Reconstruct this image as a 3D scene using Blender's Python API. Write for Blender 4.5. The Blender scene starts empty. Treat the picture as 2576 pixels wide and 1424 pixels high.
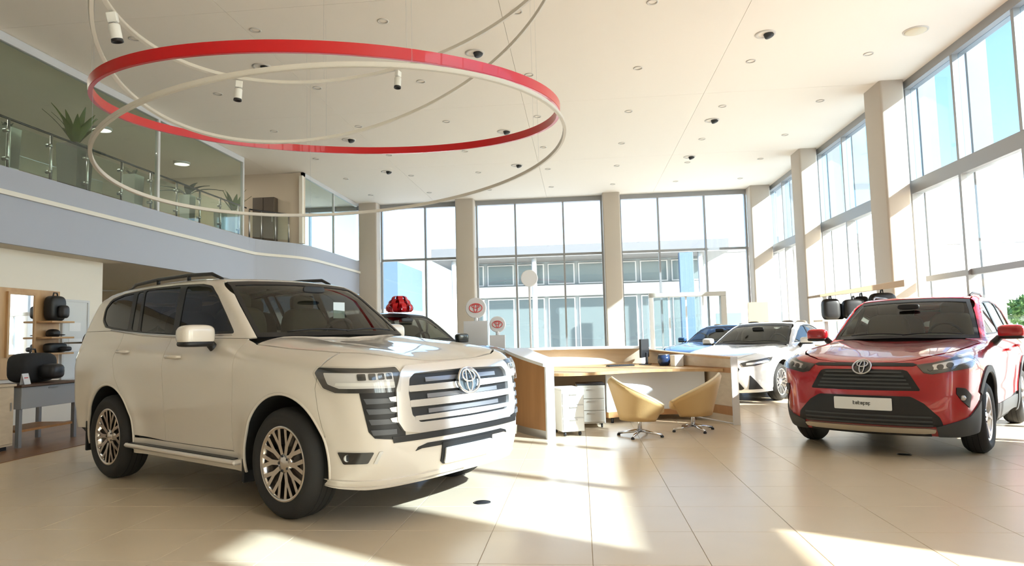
import bpy, math, random
import numpy as np
from mathutils import Vector, Matrix
from mathutils.geometry import delaunay_2d_cdt

scene = bpy.context.scene
COL = scene.collection
rad = math.radians
random.seed(7)

# ------------------------------------------------------------------ camera
CAM_H = 1.29
yaw, pitch, roll = 0.0975, 0.0765, -0.0245
fw = Vector((-math.sin(yaw) * math.cos(pitch), math.cos(yaw) * math.cos(pitch), math.sin(pitch)))
rt0 = Vector((math.cos(yaw), math.sin(yaw), 0)); up0 = rt0.cross(fw)
rt = rt0 * math.cos(roll) + up0 * math.sin(roll)
up = -rt0 * math.sin(roll) + up0 * math.cos(roll)
cam_d = bpy.data.cameras.new('camera'); cam_d.sensor_width = 36.0; cam_d.lens = 24.0
cam_d.clip_start = 0.05; cam_d.clip_end = 600
cam = bpy.data.objects.new('camera', cam_d); COL.objects.link(cam)
M = Matrix((rt, up, -fw)).transposed().to_4x4(); M.translation = Vector((0, 0, CAM_H))
cam.matrix_world = M
scene.camera = cam

# ------------------------------------------------------------------ light
SUN_TRAVEL = Vector((-0.857, 0.515, -0.569)).normalized()
world = bpy.data.worlds.new('sky'); scene.world = world; world.use_nodes = True
wn = world.node_tree.nodes; wl = world.node_tree.links
sky = wn.new('ShaderNodeTexSky'); sky.sky_type = 'NISHITA'; sky.sun_disc = False
sky.sun_elevation = rad(29.6); sky.sun_rotation = rad(121); sky.air_density = 1.0; sky.dust_density = 1.0
wn['Background'].inputs['Strength'].default_value = 0.42
wl.new(sky.outputs[0], wn['Background'].inputs['Color'])
world.cycles.sampling_method = 'MANUAL'; world.cycles.sample_map_resolution = 512
sun_d = bpy.data.lights.new('sun', 'SUN'); sun_d.energy = 14.5; sun_d.angle = rad(0.8); sun_d.color = (1.0, 0.95, 0.87)
sun = bpy.data.objects.new('sun', sun_d); COL.objects.link(sun)
sun.rotation_euler = SUN_TRAVEL.to_track_quat('-Z', 'Y').to_euler(); sun.location = (20, -12, 20)
vs = scene.view_settings
vs.view_transform = 'Standard'; vs.look = 'None'; vs.gamma = 1.0; vs.use_curve_mapping = False
vs.exposure = 0.65

# ------------------------------------------------------------------ materials
MATS = {}
def mat(name, col=(.8, .8, .8), rough=.5, metal=0., coat=0., emit=None, estr=1., spec=.5, bump=None, noise=None):
    """procedural principled material; noise=(scale, amount) mottles the colour, bump=(scale, strength) gives fine relief"""
    if name in MATS: return MATS[name]
    m = bpy.data.materials.new(name); m.use_nodes = True; MATS[name] = m
    nt = m.node_tree; b = nt.nodes['Principled BSDF']
    b.inputs['Base Color'].default_value = (*col, 1); b.inputs['Roughness'].default_value = rough
    b.inputs['Metallic'].default_value = metal; b.inputs['Coat Weight'].default_value = coat
    b.inputs['Coat Roughness'].default_value = .03; b.inputs['Specular IOR Level'].default_value = spec
    if emit:
        m.cycles.emission_sampling = 'NONE'
        b.inputs['Emission Color'].default_value = (*emit, 1); b.inputs['Emission Strength'].default_value = estr
    if noise or bump:
        tc = nt.nodes.new('ShaderNodeTexCoord')
    if noise:
        n = nt.nodes.new('ShaderNodeTexNoise'); n.inputs['Scale'].default_value = noise[0]; n.inputs['Detail'].default_value = 4
        r = nt.nodes.new('ShaderNodeMapRange'); r.inputs['To Min'].default_value = 1 - noise[1]; r.inputs['To Max'].default_value = 1 + noise[1]
        mx = nt.nodes.new('ShaderNodeMix'); mx.data_type = 'RGBA'; mx.blend_type = 'MULTIPLY'; mx.inputs[0].default_value = 1
        mx.inputs[6].default_value = (*col, 1)
        nt.links.new(tc.outputs['Object'], n.inputs['Vector']); nt.links.new(n.outputs['Fac'], r.inputs['Value'])
        nt.links.new(r.outputs[0], mx.inputs[7]); nt.links.new(mx.outputs[2], b.inputs['Base Color'])
    if bump:
        n = nt.nodes.new('ShaderNodeTexNoise'); n.inputs['Scale'].default_value = bump[0]; n.inputs['Detail'].default_value = 3
        bp = nt.nodes.new('ShaderNodeBump'); bp.inputs['Strength'].default_value = bump[1]; bp.inputs['Distance'].default_value = .01
        nt.links.new(tc.outputs['Object'], n.inputs['Vector']); nt.links.new(n.outputs['Fac'], bp.inputs['Height'])
        nt.links.new(bp.outputs[0], b.inputs['Normal'])
    return m

def glass(name, tint, refl=1.0, ior=1.5, rough=.0):
    if name in MATS: return MATS[name]
    m = bpy.data.materials.new(name); m.use_nodes = True; MATS[name] = m
    nt = m.node_tree; nt.nodes.remove(nt.nodes['Principled BSDF']); out = nt.nodes['Material Output']
    t = nt.nodes.new('ShaderNodeBsdfTransparent'); t.inputs[0].default_value = (*tint, 1)
    g = nt.nodes.new('ShaderNodeBsdfGlossy'); g.inputs['Roughness'].default_value = rough; g.inputs[0].default_value = (refl, refl, refl, 1)
    f0 = ((ior - 1) / (ior + 1)) ** 2
    lw = nt.nodes.new('ShaderNodeLayerWeight'); lw.inputs['Blend'].default_value = .5
    pw = nt.nodes.new('ShaderNodeMath'); pw.operation = 'POWER'; pw.inputs[1].default_value = 5
    f = nt.nodes.new('ShaderNodeMath'); f.operation = 'MULTIPLY_ADD'; f.inputs[1].default_value = .95 - f0; f.inputs[2].default_value = f0
    nt.links.new(lw.outputs['Facing'], pw.inputs[0]); nt.links.new(pw.outputs[0], f.inputs[0])
    mx = nt.nodes.new('ShaderNodeMixShader')
    nt.links.new(f.outputs[0], mx.inputs[0]); nt.links.new(t.outputs[0], mx.inputs[1]); nt.links.new(g.outputs[0], mx.inputs[2])
    nt.links.new(mx.outputs[0], out.inputs[0])
    return m

def wood(name, a, b, scale=(1, 1, 12), rough=.45):
    if name in MATS: return MATS[name]
    m = mat(name, a, rough); nt = m.node_tree; bs = nt.nodes['Principled BSDF']
    tc = nt.nodes.new('ShaderNodeTexCoord'); mp = nt.nodes.new('ShaderNodeMapping'); mp.inputs['Scale'].default_value = scale
    n = nt.nodes.new('ShaderNodeTexNoise'); n.inputs['Scale'].default_value = 3; n.inputs['Detail'].default_value = 6; n.inputs['Distortion'].default_value = .6
    cr = nt.nodes.new('ShaderNodeValToRGB'); cr.color_ramp.elements[0].color = (*a, 1); cr.color_ramp.elements[1].color = (*b, 1)
    cr.color_ramp.elements[0].position = .3; cr.color_ramp.elements[1].position = .7
    nt.links.new(tc.outputs['Object'], mp.inputs[0]); nt.links.new(mp.outputs[0], n.inputs['Vector'])
    nt.links.new(n.outputs['Fac'], cr.inputs[0]); nt.links.new(cr.outputs[0], bs.inputs['Base Color'])
    return m

M_FLOOR = mat('floor_tile', (.70, .57, .41), .28, noise=(3, .05), spec=.4)
M_GROUT = mat('floor_grout', (.55, .43, .30), .6)
M_CEIL = mat('ceiling_paint', (.89, .81, .70), .8)
M_SEAM = mat('ceiling_seam', (.5, .46, .41), .9)
M_WALL = mat('wall_paint', (.84, .79, .70), .7)
M_BEIGE = mat('wall_beige', (.68, .58, .46), .7)
M_ALU = mat('aluminium', (.34, .34, .34), .45, .35)
M_ALUW = mat('aluminium_light', (.62, .62, .62), .5, .2)
M_FIN = mat('facade_fin_grey', (.26, .25, .24), .6)
M_COL = mat('column_plaster', (.54, .47, .39), .7, bump=(40, .05))
M_PANE = glass('window_glass', (.93, .97, .98), .9)
M_PANEUP = glass('window_glass_tinted', (.70, .80, .88), .9)
M_PANEFAR = glass('window_glass_blue', (.86, .92, .97), .9)
M_BALGLASS = glass('balustrade_glass', (.90, .95, .91), 1.0, 1.5)
M_FASCIA = mat('fascia_panel', (.41, .43, .50), .5)
M_WHITE = mat('white_laminate', (.82, .82, .82), .35)
M_WOOD = wood('oak_veneer', (.50, .29, .13), (.62, .39, .19), (2, 2, .35))
M_WOODD = wood('dark_oak_veneer', (.36, .17, .06), (.46, .23, .09), (2, 2, .35))
M_WOODL = wood('light_veneer', (.62, .50, .36), (.70, .58, .43), (.4, 2, 6))
M_BLACK = mat('black_plastic', (.012, .012, .013), .45)
M_DARK = mat('dark_metal', (.05, .05, .055), .4, .6)
M_CHROME = mat('chrome', (.82, .82, .83), .12, 1.)
M_TRIM = mat('bright_trim', (.86, .86, .87), .2, .75)
M_STEEL = mat('brushed_steel', (.55, .55, .55), .3, 1.)
M_RED = mat('red_enamel', (.62, .008, .012), .35, coat=.3)

# ------------------------------------------------------------------ mesh helpers
def link(o, parent=None):
    COL.objects.link(o)
    if parent: o.parent = parent
    return o
def mesh(name, v, f, m, parent=None, smooth=False, normals=None, loc=None):
    me = bpy.data.meshes.new(name); me.from_pydata([tuple(map(float, p)) for p in v], [], [tuple(map(int, q)) for q in f])
    me.materials.append(m)
    if smooth:
        me.polygons.foreach_set('use_smooth', [True] * len(me.polygons))
    me.update()
    if normals is not None:
        me.normals_split_custom_set_from_vertices([tuple(map(float, n)) for n in normals])
    o = bpy.data.objects.new(name, me)
    if loc: o.location = loc
    return link(o, parent)
def tag(o, label=None, cat=None, group=None, kind=None):
    if label: o['label'] = label
    if cat: o['category'] = cat
    if group: o['group'] = group
    if kind: o['kind'] = kind
    return o
def empty(name, loc=(0, 0, 0), rz=0., parent=None):
    o = bpy.data.objects.new(name, None); o.location = loc; o.rotation_euler = (0, 0, rz); o.empty_display_size = .1
    return link(o, parent)
def copy_tree(o, parent=None):
    c = o.copy(); COL.objects.link(c); c.parent = parent
    for ch in list(o.children): copy_tree(ch, c)
    return c

class MB:
    def __init__(s): s.v, s.f = [], []
    def add(s, v, f):
        n = len(s.v); s.v += [tuple(p) for p in v]; s.f += [tuple(i + n for i in q) for q in f]; return s
    def box(s, a, b, ch=0.):
        x0, y0, z0 = a; x1, y1, z1 = b
        if ch <= 0:
            return s.add([(x0, y0, z0), (x1, y0, z0), (x1, y1, z0), (x0, y1, z0), (x0, y0, z1), (x1, y0, z1), (x1, y1, z1), (x0, y1, z1)],
                         [(0, 3, 2, 1), (4, 5, 6, 7), (0, 1, 5, 4), (1, 2, 6, 5), (2, 3, 7, 6), (3, 0, 4, 7)])
        c = ch; v = []; f = []
        for z, i in ((z0, c), (z0 + c, 0), (z1 - c, 0), (z1, c)):
            v += [(x0 + i + c * (i == 0), y0 + i, z), (x1 - i - c * (i == 0), y0 + i, z), (x1 - i, y0 + i + c * (i == 0), z), (x1 - i, y1 - i - c * (i == 0), z),
                  (x1 - i - c * (i == 0), y1 - i, z), (x0 + i + c * (i == 0), y1 - i, z), (x0 + i, y1 - i - c * (i == 0), z), (x0 + i, y0 + i + c * (i == 0), z)]
        for k in range(3):
            for j in range(8):
                f.append((k * 8 + j, k * 8 + (j + 1) % 8, k * 8 + 8 + (j + 1) % 8, k * 8 + 8 + j))
        f.append(tuple(range(7, -1, -1))); f.append(tuple(range(24, 32)))
        return s.add(v, f)
    def prism(s, poly, z0, z1, fn=lambda x, y, z: (x, y, z)):
        """poly (ccw) extruded from z0 to z1, mapped by fn"""
        n = len(poly)
        v = [fn(x, y, z0) for x, y in poly] + [fn(x, y, z1) for x, y in poly]
        f = [tuple(range(n - 1, -1, -1)), tuple(range(n, 2 * n))] + [(i, (i + 1) % n, n + (i + 1) % n, n + i) for i in range(n)]
        return s.add(v, f)
    def tube(s, path, r, n=8, closed=False, cap=True):
        P = [Vector(p) for p in path]; m = len(P); rs = r if hasattr(r, '__len__') else [r] * m
        v = []; prev = None
        for i, p in enumerate(P):
            if closed: t = (P[(i + 1) % m] - P[i - 1])
            else: t = P[min(i + 1, m - 1)] - P[max(i - 1, 0)]
            t.normalize()
            if prev is None:
                a = Vector((0, 0, 1)) if abs(t.z) < .9 else Vector((1, 0, 0)); u = t.cross(a).normalized()
            else:
                u = (prev - t * prev.dot(t)).normalized()
            prev = u; w = t.cross(u)
            v += [p + (u * math.cos(2 * math.pi * k / n) + w * math.sin(2 * math.pi * k / n)) * rs[i] for k in range(n)]
        f = []
        for i in range(m if closed else m - 1):
            j = (i + 1) % m
            for k in range(n): f.append((i * n + k, i * n + (k + 1) % n, j * n + (k + 1) % n, j * n + k))
        if not closed and cap:
            f.append(tuple(range(n - 1, -1, -1))); f.append(tuple(range((m - 1) * n, m * n)))
        return s.add(v, f)
    def lathe(s, prof, n=32, axis='z', c=(0, 0, 0), a0=0., a1=2 * math.pi):
        full = abs(a1 - a0 - 2 * math.pi) < 1e-6; k = n if full else n + 1; v = []; f = []
        for i in range(k):
            a = a0 + (a1 - a0) * i / n; ca, sa = math.cos(a), math.sin(a)
            for r, h in prof:
                p = (r * ca, r * sa, h) if axis == 'z' else (r * ca, h, r * sa) if axis == 'y' else (h, r * ca, r * sa)
                v.append((p[0] + c[0], p[1] + c[1], p[2] + c[2]))
        m = len(prof)
        for i in range(n):
            j = (i + 1) % k
            for q in range(m - 1): f.append((i * m + q, j * m + q, j * m + q + 1, i * m + q + 1))
        return s.add(v, f)
    def superell(s, c, r, e=.5, n=24, m=14):
        """rounded box: superellipsoid, c centre, r half sizes, e squareness"""
        def pw(t): return math.copysign(abs(t) ** e, t)
        v = [(c[0], c[1], c[2] - r[2])]
        for j in range(1, m):
            th = -math.pi / 2 + math.pi * j / m
            for i in range(n):
                ph = 2 * math.pi * i / n
                v.append((c[0] + r[0] * pw(math.cos(th)) * pw(math.cos(ph)), c[1] + r[1] * pw(math.cos(th)) * pw(math.sin(ph)), c[2] + r[2] * pw(math.sin(th))))
        v.append((c[0], c[1], c[2] + r[2])); f = []
        for i in range(n): f.append((0, 1 + (i + 1) % n, 1 + i))
        for j in range(m - 2):
            for i in range(n):
                a = 1 + j * n; b = a + n; f.append((a + i, a + (i + 1) % n, b + (i + 1) % n, b + i))
        L = 1 + (m - 2) * n
        for i in range(n): f.append((L + i, L + (i + 1) % n, len(v) - 1))
        return s.add(v, f)
    def build(s, name, m, parent=None, smooth=False, loc=None):
        return mesh(name, s.v, s.f, m, parent, smooth, None, loc)
def smooth_by_angle(o, deg=35):
    import bmesh
    bm = bmesh.new(); bm.from_mesh(o.data)
    for e in bm.edges:
        if len(e.link_faces) == 2 and e.calc_face_angle(0) > rad(deg): e.smooth = False
    for f in bm.faces: f.smooth = True
    bm.to_mesh(o.data); bm.free(); return o

# ------------------------------------------------------------------ the setting: floor, ceiling
XR_, XL_, YF_, YB_, HC = 6.5, -13.6, 23.4, -8.0, 6.0
floor = MB().box((XL_, YB_, -.12), (XR_ + .1, YF_ + .1, -.005)).build('floor', M_GROUT); tag(floor, kind='structure')
TS = .65
def tile_mesh(w, d):
    return MB().box((-w / 2, -d / 2, -.02), (w / 2, d / 2, 0), .0015)
near = []; rest = MB()
for i in range(-21, 11):
    for j in range(-13, 32):
        x0, y0 = .03 + i * TS, 3.3 + j * TS
        if x0 < XL_ - .01 or x0 + TS > XR_ + .3 or y0 < YB_ or y0 + TS > YF_ + .2: continue
        cx, cy = x0 + TS / 2, y0 + TS / 2
        seen = cy > 3.4 and -.93 < (cx + .0975 * cy) / (cy + .4) < .78
        near.append((math.hypot(cx, cy) if seen else 1e3 + math.hypot(cx, cy), cx, cy))
near.sort()
tm = tile_mesh(TS - .0035, TS - .0035); tile_me = None
for k, (d, cx, cy) in enumerate(near):
    if k < 290 and d < 1e3:
        if tile_me is None:
            o = tm.build('tile', M_FLOOR, floor); tile_me = o.data
        else:
            o = link(bpy.data.objects.new('tile', tile_me), floor)
        o.location = (cx, cy, 0)
    else:
        rest.add([(x + cx, y + cy, z) for x, y, z in tm.v], tm.f)
tag(rest.build('tile_field', M_FLOOR, floor), kind='stuff')

ceil = MB().box((XL_, YB_, HC + .02), (XR_ + .1, YF_ + .1, HC + .3)).build('ceiling', M_SEAM); tag(ceil, kind='structure')
cxs = [XL_, -8.4, -4.9, -1.0, 2.6, XR_ + .1]; cys = [YB_, -2, 4.4, 9.0, 13.6, 18.3, YF_ + .1]
for i in range(5):
    for j in range(6):
        MB().box((cxs[i] + .003, cys[j] + .003, HC), (cxs[i + 1] - .003, cys[j + 1] - .003, HC + .02)).build('ceiling_panel', M_CEIL, ceil)

# recessed downlights (a regular grid of small ones) and larger adjustable ones
M_DLTRIM = mat('downlight_trim', (.62, .57, .5), .5); M_DLIN = mat('downlight_reflector', (.30, .27, .23), .35, .3)
M_DLB = mat('downlight_baffle', (.03, .03, .03), .6)
def downlight(r, dark):
    o = empty('downlight')
    MB().lathe([(r * .72, -.004), (r * .80, -.012), (r, -.010), (r, .004)], 24).build('trim_ring', M_DLTRIM, o, True)
    MB().lathe([(r * .73, -.003), (r * .5, .012), (.0, .016)], 24).build('reflector', M_DLB if dark else M_DLIN, o, True)
    return o
dl0 = downlight(.085, False); first = True
ORD = ('first', 'second', 'third', 'fourth', 'fifth', 'sixth', 'seventh')
for ci, gx in enumerate((-6.7, -4.75, -2.77, -.77, 1.18, 3.14, 5.12)):
    for ri, gy in enumerate((9.6, 12.05, 14.45, 16.9, 19.2, 21.6)):
        o = dl0 if first else copy_tree(dl0); first = False
        o.location = (gx, gy, HC)
        tag(o, f'small recessed ceiling downlight, {ORD[ci]} from left in {ORD[ri]} row from camera', 'downlight', 'small grid downlights in the ceiling')
M_LAMPW = mat('lamp_white', (.85, .84, .80), .35)
def gimbal(x, y, lab):
    o = empty('adjustable_downlight', (x, y, HC)); tag(o, lab, 'downlight', 'large adjustable downlights in the ceiling')
    MB().lathe([(.11, -.002), (.125, -.014), (.16, -.012), (.165, .004)], 28).build('trim_ring', M_DLTRIM, o, True)
    MB().lathe([(.112, -.002), (.09, .012), (0, .016)], 24).build('reflector', M_CEIL, o, True)
    b = MB().lathe([(0, -.06), (.062, -.06), (.075, -.045), (.075, .02)], 20).build('lamp_head', M_DLB, o, True, (.05, .01, 0)); b.rotation_euler = (0, rad(-20), 0)
near_words = {(-1.6, 10.95): 'right of the hanging red ring', (3.12, 11.02): 'front right of the ceiling, brightest of them'}
rows = {10.95: 'nearest row', 15.4: 'middle row', 18.6: 'farthest row'}
cols_ = {-5.3: 'left', -1.6: 'centre', 3.1: 'right'}
for gy, rw in rows.items():
    for gx, cw in cols_.items():
        gimbal(gx, gy, f'large adjustable downlight with dark lamp head, {cw} of the {rw}')
det = empty('smoke_detector', (5.5, 11.2, HC)); tag(det, 'cream round speaker cover on ceiling near the right windows', 'ceiling speaker')
MB().lathe([(0, -.03), (.14, -.028), (.16, -.015), (.165, 0)], 28).build('grille_cover', mat('cream_plastic', (.75, .66, .48), .6), det, True)
MB().lathe([(.165, -.012), (.185, -.01), (.19, 0)], 28).build('rim', M_DLTRIM, det, True)
det.name = 'ceiling_speaker'

# ------------------------------------------------------------------ right curtain wall
wr = empty('wall_right', (XR_, 0, 0)); tag(wr, kind='structure')
Y0, Y1 = YB_, YF_
T0, T1 = 3.80, 4.05
MB().box((-.12, Y0, 5.85), (.12, Y1, HC + .02)).build('header', M_ALU, wr)
MB().box((-.09, Y0, T0), (.09, Y1, T1)).build('transom', M_ALU, wr)
MB().box((.09, Y0, T1 - .06), (.40, Y1, T1)).build('sun_shelf', M_ALU, wr)
MB().box((-.10, Y0, -.02), (.10, Y1, .14)).build('sill', M_ALU, wr)
MB().box((-.05, 8.6, 2.10), (.05, 13.4, 2.20)).build('transom', M_ALU, wr)
MB().box((-.04, 1.53, .14), (.06, 6.9, T0)).build('sun_block_panel', M_WALL, wr)  # unseen panel, added to keep sun off the floor before the red car
MB().box((-.04, YB_, 3.52), (.06, 1.53, T0)).build('sun_block_panel', M_WALL, wr)  # unseen strip, added to widen the transom's shadow on the floor
mull = [-8, -6.1, -4.5, -2.9, -1.3, .4, 2.11, 4.03, 5.7, 7.1, 8.6, 10.3, 11.95, 13.62, 15.25, 16.85, 18.5, 20.1, 21.75, 23.3]
for y in mull:
    MB().box((-.10, y - .035, .14), (.10, y + .035, T0)).build('mullion', M_ALU, wr)
    MB().box((-.10, y - .035, T1), (.10, y + .035, 5.85)).build('mullion', M_ALU, wr)
    if y > 9: MB().box((.14, y - .03, .0), (.46, y + .03, T1 - .06)).build('facade_fin', M_FIN, wr)
    if y > 9: MB().box((.14, y - .03, T1), (.46, y + .03, 6.1)).build('facade_fin', M_FIN, wr)
WN = 0
def window(parent_loc):
    global WN; WN += 1
    w = empty(f'window_{WN}', parent_loc); tag(w, kind='structure'); return w
for a, b in zip(mull[:-1], mull[1:]):
    w = window((XR_, 0, 0)); g = .036
    MB().box((-.006, a + g, T1), (.006, b - g, 5.85)).build('pane', M_PANEUP, w)
    if 1.5 < a + .6 < 6.9: continue
    if 8.5 < a < 13:
        MB().box((-.006, a + g, 2.20), (.006, b - g, T0)).build('pane', M_PANE, w)
        MB().box((-.006, a + g, .14), (.006, b - g, 2.10)).build('pane', M_PANE, w)
    else:
        MB().box((-.006, a + g, .14), (.006, b - g, T0)).build('pane', M_PANE, w)
def rounded_rect(x0, y0, x1, y1, r, n=5):
    P = []
    for cx, cy, a in ((x1 - r, y0 + r, -90), (x1 - r, y1 - r, 0), (x0 + r, y1 - r, 90), (x0 + r, y0 + r, 180)):
        for k in range(n + 1):
            t = rad(a + 90 * k / n); P.append((cx + r * math.cos(t), cy + r * math.sin(t)))
    return P
def column(x0, y0, x1, y1, lab):
    o = smooth_by_angle(MB().prism(rounded_rect(x0, y0, x1, y1, .05), 0, HC).build('column', M_COL)); tag(o, lab, 'column', 'beige plaster columns', 'structure')
    return o
column(5.87, 13.44, 6.32, 14.2, 'nearest beige column of the right window wall, behind the red car')
column(5.87, 18.3, 6.32, 19.05, 'middle beige column of the right window wall')
column(5.68, 22.75, 6.32, 23.35, 'beige corner column where right and far window walls meet')
column(5.87, -.30, 6.32, .44, 'beige column of the right window wall behind the camera')

# ------------------------------------------------------------------ far curtain wall
wf = empty('wall_far', (0, YF_, 0)); tag(wf, kind='structure')
MB().box((XL_, -.08, 5.84), (XR_, .10, HC + .02)).build('header', M_ALU, wf)
MB().box((XL_, -.07, -.02), (XR_, .09, .12)).build('sill', M_ALU, wf)
fcols = [(-7.55, -6.9), (-4.14, -3.5), (.88, 1.46)]
for i, (a, b) in enumerate(fcols):
    column(a, 22.85, b, 23.35, ['beige column at the end of the mezzanine edge', 'beige column of the far window wall behind the white round sign', 'beige column of the far window wall behind the reception desk'][i])
bays = [(-13.5, -7.55, [-11.5, -9.5]), (-6.9, -4.14, [-5.3]), (-3.5, .88, [-2.12, -.46]), (1.46, 5.68, [2.76, 4.30])]
for a, b, ms in bays:
    w = window((0, YF_, 0)); e = [a] + ms + [b]
    for x in ms + [a + .03, b - .03]:
        MB().box((x - .03, -.07, .12), (x + .03, .07, 5.84)).build('mullion', M_ALU, w)
    MB().box((a, -.06, 3.98), (b, .06, 4.06)).build('transom', M_ALU, w)
    for p, q in zip(e[:-1], e[1:]):
        MB().box((p + .03, -.006, .12), (q - .03, .006, 3.98)).build('pane', M_PANE, w)
        MB().box((p + .03, -.006, 4.06), (q - .03, .006, 5.84)).build('pane', M_PANEFAR, w)
# entrance portal in the far wall
d1 = empty('door_1', (0, 22.95, 0)); tag(d1, 'glazed entrance portal with grey and white frame in the far window wall', 'door', kind='structure')
MB().box((2.30, -.12, 2.42), (4.78, .20, 2.56), .01).build('lintel', mat('portal_frame', (.42, .39, .34), .5), d1)
MB().box((4.60, -.12, 0), (4.78, .20, 2.42), .01).build('post', MATS['portal_frame'], d1)
MB().box((2.30, -.12, 0), (2.44, .20, 2.42), .01).build('post', M_WHITE, d1)
for x in (2.95, 3.5, 4.05):
    MB().box((x - .025, -.02, 0), (x + .025, .05, 2.42)).build('stile', M_ALUW, d1)
for a, b in ((2.44, 2.92), (2.98, 3.47), (3.53, 4.02), (4.08, 4.60)):
    MB().box((a, .01, .06), (b, .02, 2.40)).build('pane', M_PANE, d1)
# back wall (behind the camera)
tag(MB().box((XL_, YB_ - .2, 0), (XR_ + .1, YB_, HC)).build('wall_back', mat('back_wall_paint', (.50, .44, .37), .7)), kind='structure')

# ------------------------------------------------------------------ mezzanine on the left
EDGE = [(-8.4, YB_), (-8.4, 0), (-8.4, 8), (-8.4, 12), (-8.4, 15), (-8.4, 16.7), (-8.33, 17.05), (-8.15, 17.4), (-7.88, 17.8), (-7.68, 18.2), (-7.58, 18.7), (-7.54, 19.6), (-7.53, 21.2), (-7.53, 22.85)]
def soften(P, n=4):
    out = []; Q = [P[0]] + list(P) + [P[-1]]
    for i in range(1, len(Q) - 2):
        a, b, c_, d = (np.array(q, float) for q in Q[i - 1:i + 3])
        for k in range(n):
            t = k / n; out.append(tuple(.5 * (2 * b + (c_ - a) * t + (2 * a - 5 * b + 4 * c_ - d) * t * t + (3 * b - a - 3 * c_ + d) * t**3)))
    return out + [tuple(P[-1])]
EDGE = EDGE[:4] + soften(EDGE[4:], 4)
def sweep(prof, path, closed=True):
    """profile (inward distance, z) swept along a plan path"""
    m = MB(); n = len(prof); v = []
    for x, y in path: v += [(x - d, y, z) for d, z in prof]
    f = []
    for i in range(len(path) - 1):
        for k in range(n if closed else n - 1):
            f.append((i * n + k, i * n + (k + 1) % n, (i + 1) * n + (k + 1) % n, (i + 1) * n + k))
    if closed: f += [tuple(range(n)), tuple(range((len(path)) * n - 1, (len(path) - 1) * n - 1, -1))]
    return m.add(v, f)
mz = empty('trim_1', (0, 0, 0)); tag(mz, 'blue grey mezzanine edge with a pale ledge along its length', 'mezzanine', kind='structure')
sweep([(0, 2.83), (.06, 2.83), (.06, 3.545), (0, 3.545)], EDGE).build('fascia_panel', M_FASCIA, mz); smooth_by_angle(mz.children[-1], 25)
sweep([(-.05, 3.545), (.06, 3.545), (.06, 3.615), (-.05, 3.615)], EDGE).build('ledge', mat('ledge_cream', (.80, .76, .68), .5), mz)
sweep([(0, 3.615), (.06, 3.615), (.06, 3.97), (0, 3.97)], EDGE).build('fascia_panel', M_FASCIA, mz); smooth_by_angle(mz.children[-1], 25)
sweep([(.06, 2.83), (5.3, 2.83), (5.3, 3.96), (.06, 3.96)], EDGE).build('deck', mat('soffit_paint', (.66, .58, .46), .7), mz)
sweep([(.065, 3.962), (5.3, 3.962), (5.3, 3.975), (.065, 3.975)], EDGE).build('floor_finish', mat('mezzanine_carpet', (.16, .14, .12), .9), mz)
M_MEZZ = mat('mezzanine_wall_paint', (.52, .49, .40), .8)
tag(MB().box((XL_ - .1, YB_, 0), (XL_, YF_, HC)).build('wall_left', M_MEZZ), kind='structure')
lw = MB().box((-9.05, YB_, 0), (-8.85, 11.9, 2.83)).build('wall_under_mezzanine', M_WALL); tag(lw, kind='structure')
lw2 = MB().box((XL_, 18.2, 3.975), (-8.30, 18.35, HC)).build('wall_mezzanine_end', M_BEIGE); tag(lw2, kind='structure')
lw3 = MB().box((XL_, 18.2, 0), (-8.9, 18.4, 2.83)).build('wall_under_mezzanine_end', M_BEIGE); tag(lw3, kind='structure')
# full height glazing of the mezzanine
w = window((-8.46, 0, 0))
MB().box((-.04, -4, 5.86), (.04, 16.45, 5.995)).build('head_rail', M_ALUW, w)
for y in (5.8, 9.35, 12.91, 16.43):
    if y != 9.35: MB().box((-.035, y - .035, 3.98), (.035, y + .035, 5.86)).build('post', M_ALUW, w)
for a, b in ((-4, 5.76), (5.84, 12.87), (12.95, 16.39)):
    MB().box((-.006, a, 4.0), (.006, b, 5.86)).build('pane', M_BALGLASS, w)
# the glazed screen towards the far wall
w = window((-7.62, 0, 0))
def ln(a, b, t): return tuple(a[i] + (b[i] - a[i]) * t for i in range(3))
MB().box((-.04, 18.2, 5.88), (.04, 22.85, 5.99)).build('head_rail', M_ALUW, w)
MB().box((-.045, 18.09, 3.98), (.05, 18.19, 5.88)).build('post', M_WALL, w)
MB().box((-.03, 20.6, 3.98), (.03, 20.66, 5.88)).build('post', M_ALUW, w)
MB().box((-.006, 18.29, 3.98), (.006, 22.85, 5.88)).build('pane', M_BALGLASS, w)
MB().box((-.68, 18.2, 3.975), (.04, 18.32, 5.99)).build('return_wall', M_BEIGE, w)

# balustrade
bal = empty('balustrade', (-8.62, 0, 3.975)); tag(bal, 'glass balustrade with thin dark handrail along the mezzanine edge', 'balustrade')
bys = [6.9, 7.75, 8.6, 9.45, 10.3, 11.14, 12.05, 12.95, 13.85, 14.75, 15.65, 16.55]
MB().tube([(0, 6.5, .82), (0, 16.95, .82)], .02, 8).build('handrail', M_DARK, bal, True)
MB().box((-.03, 6.5, 0), (.03, 16.95, .05)).build('kick_rail', M_DARK, bal)
for y in bys:
    p = MB().tube([(0, y, 0), (0, y, .80)], .022, 8).build('post', M_STEEL, bal, True)
    for z in (.18, .62): MB().tube([(-.03, y - .06, z), (.06, y - .06, z)], .03, 10).build('glass_clamp', M_STEEL, p, True)
for a, b in zip(bys[:-1], bys[1:]):
    MB().box((-.005, a + .05, .08), (.005, b - .05, .74)).build('glass_panel', M_BALGLASS, bal)
bal2 = empty('balustrade', (0, 0, 3.975)); tag(bal2, 'curved glass balustrade at the far end of the mezzanine edge', 'balustrade')
pth = [(-8.58, 17.05), (-8.40, 17.35), (-8.16, 17.68), (-7.92, 18.0)]
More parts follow.
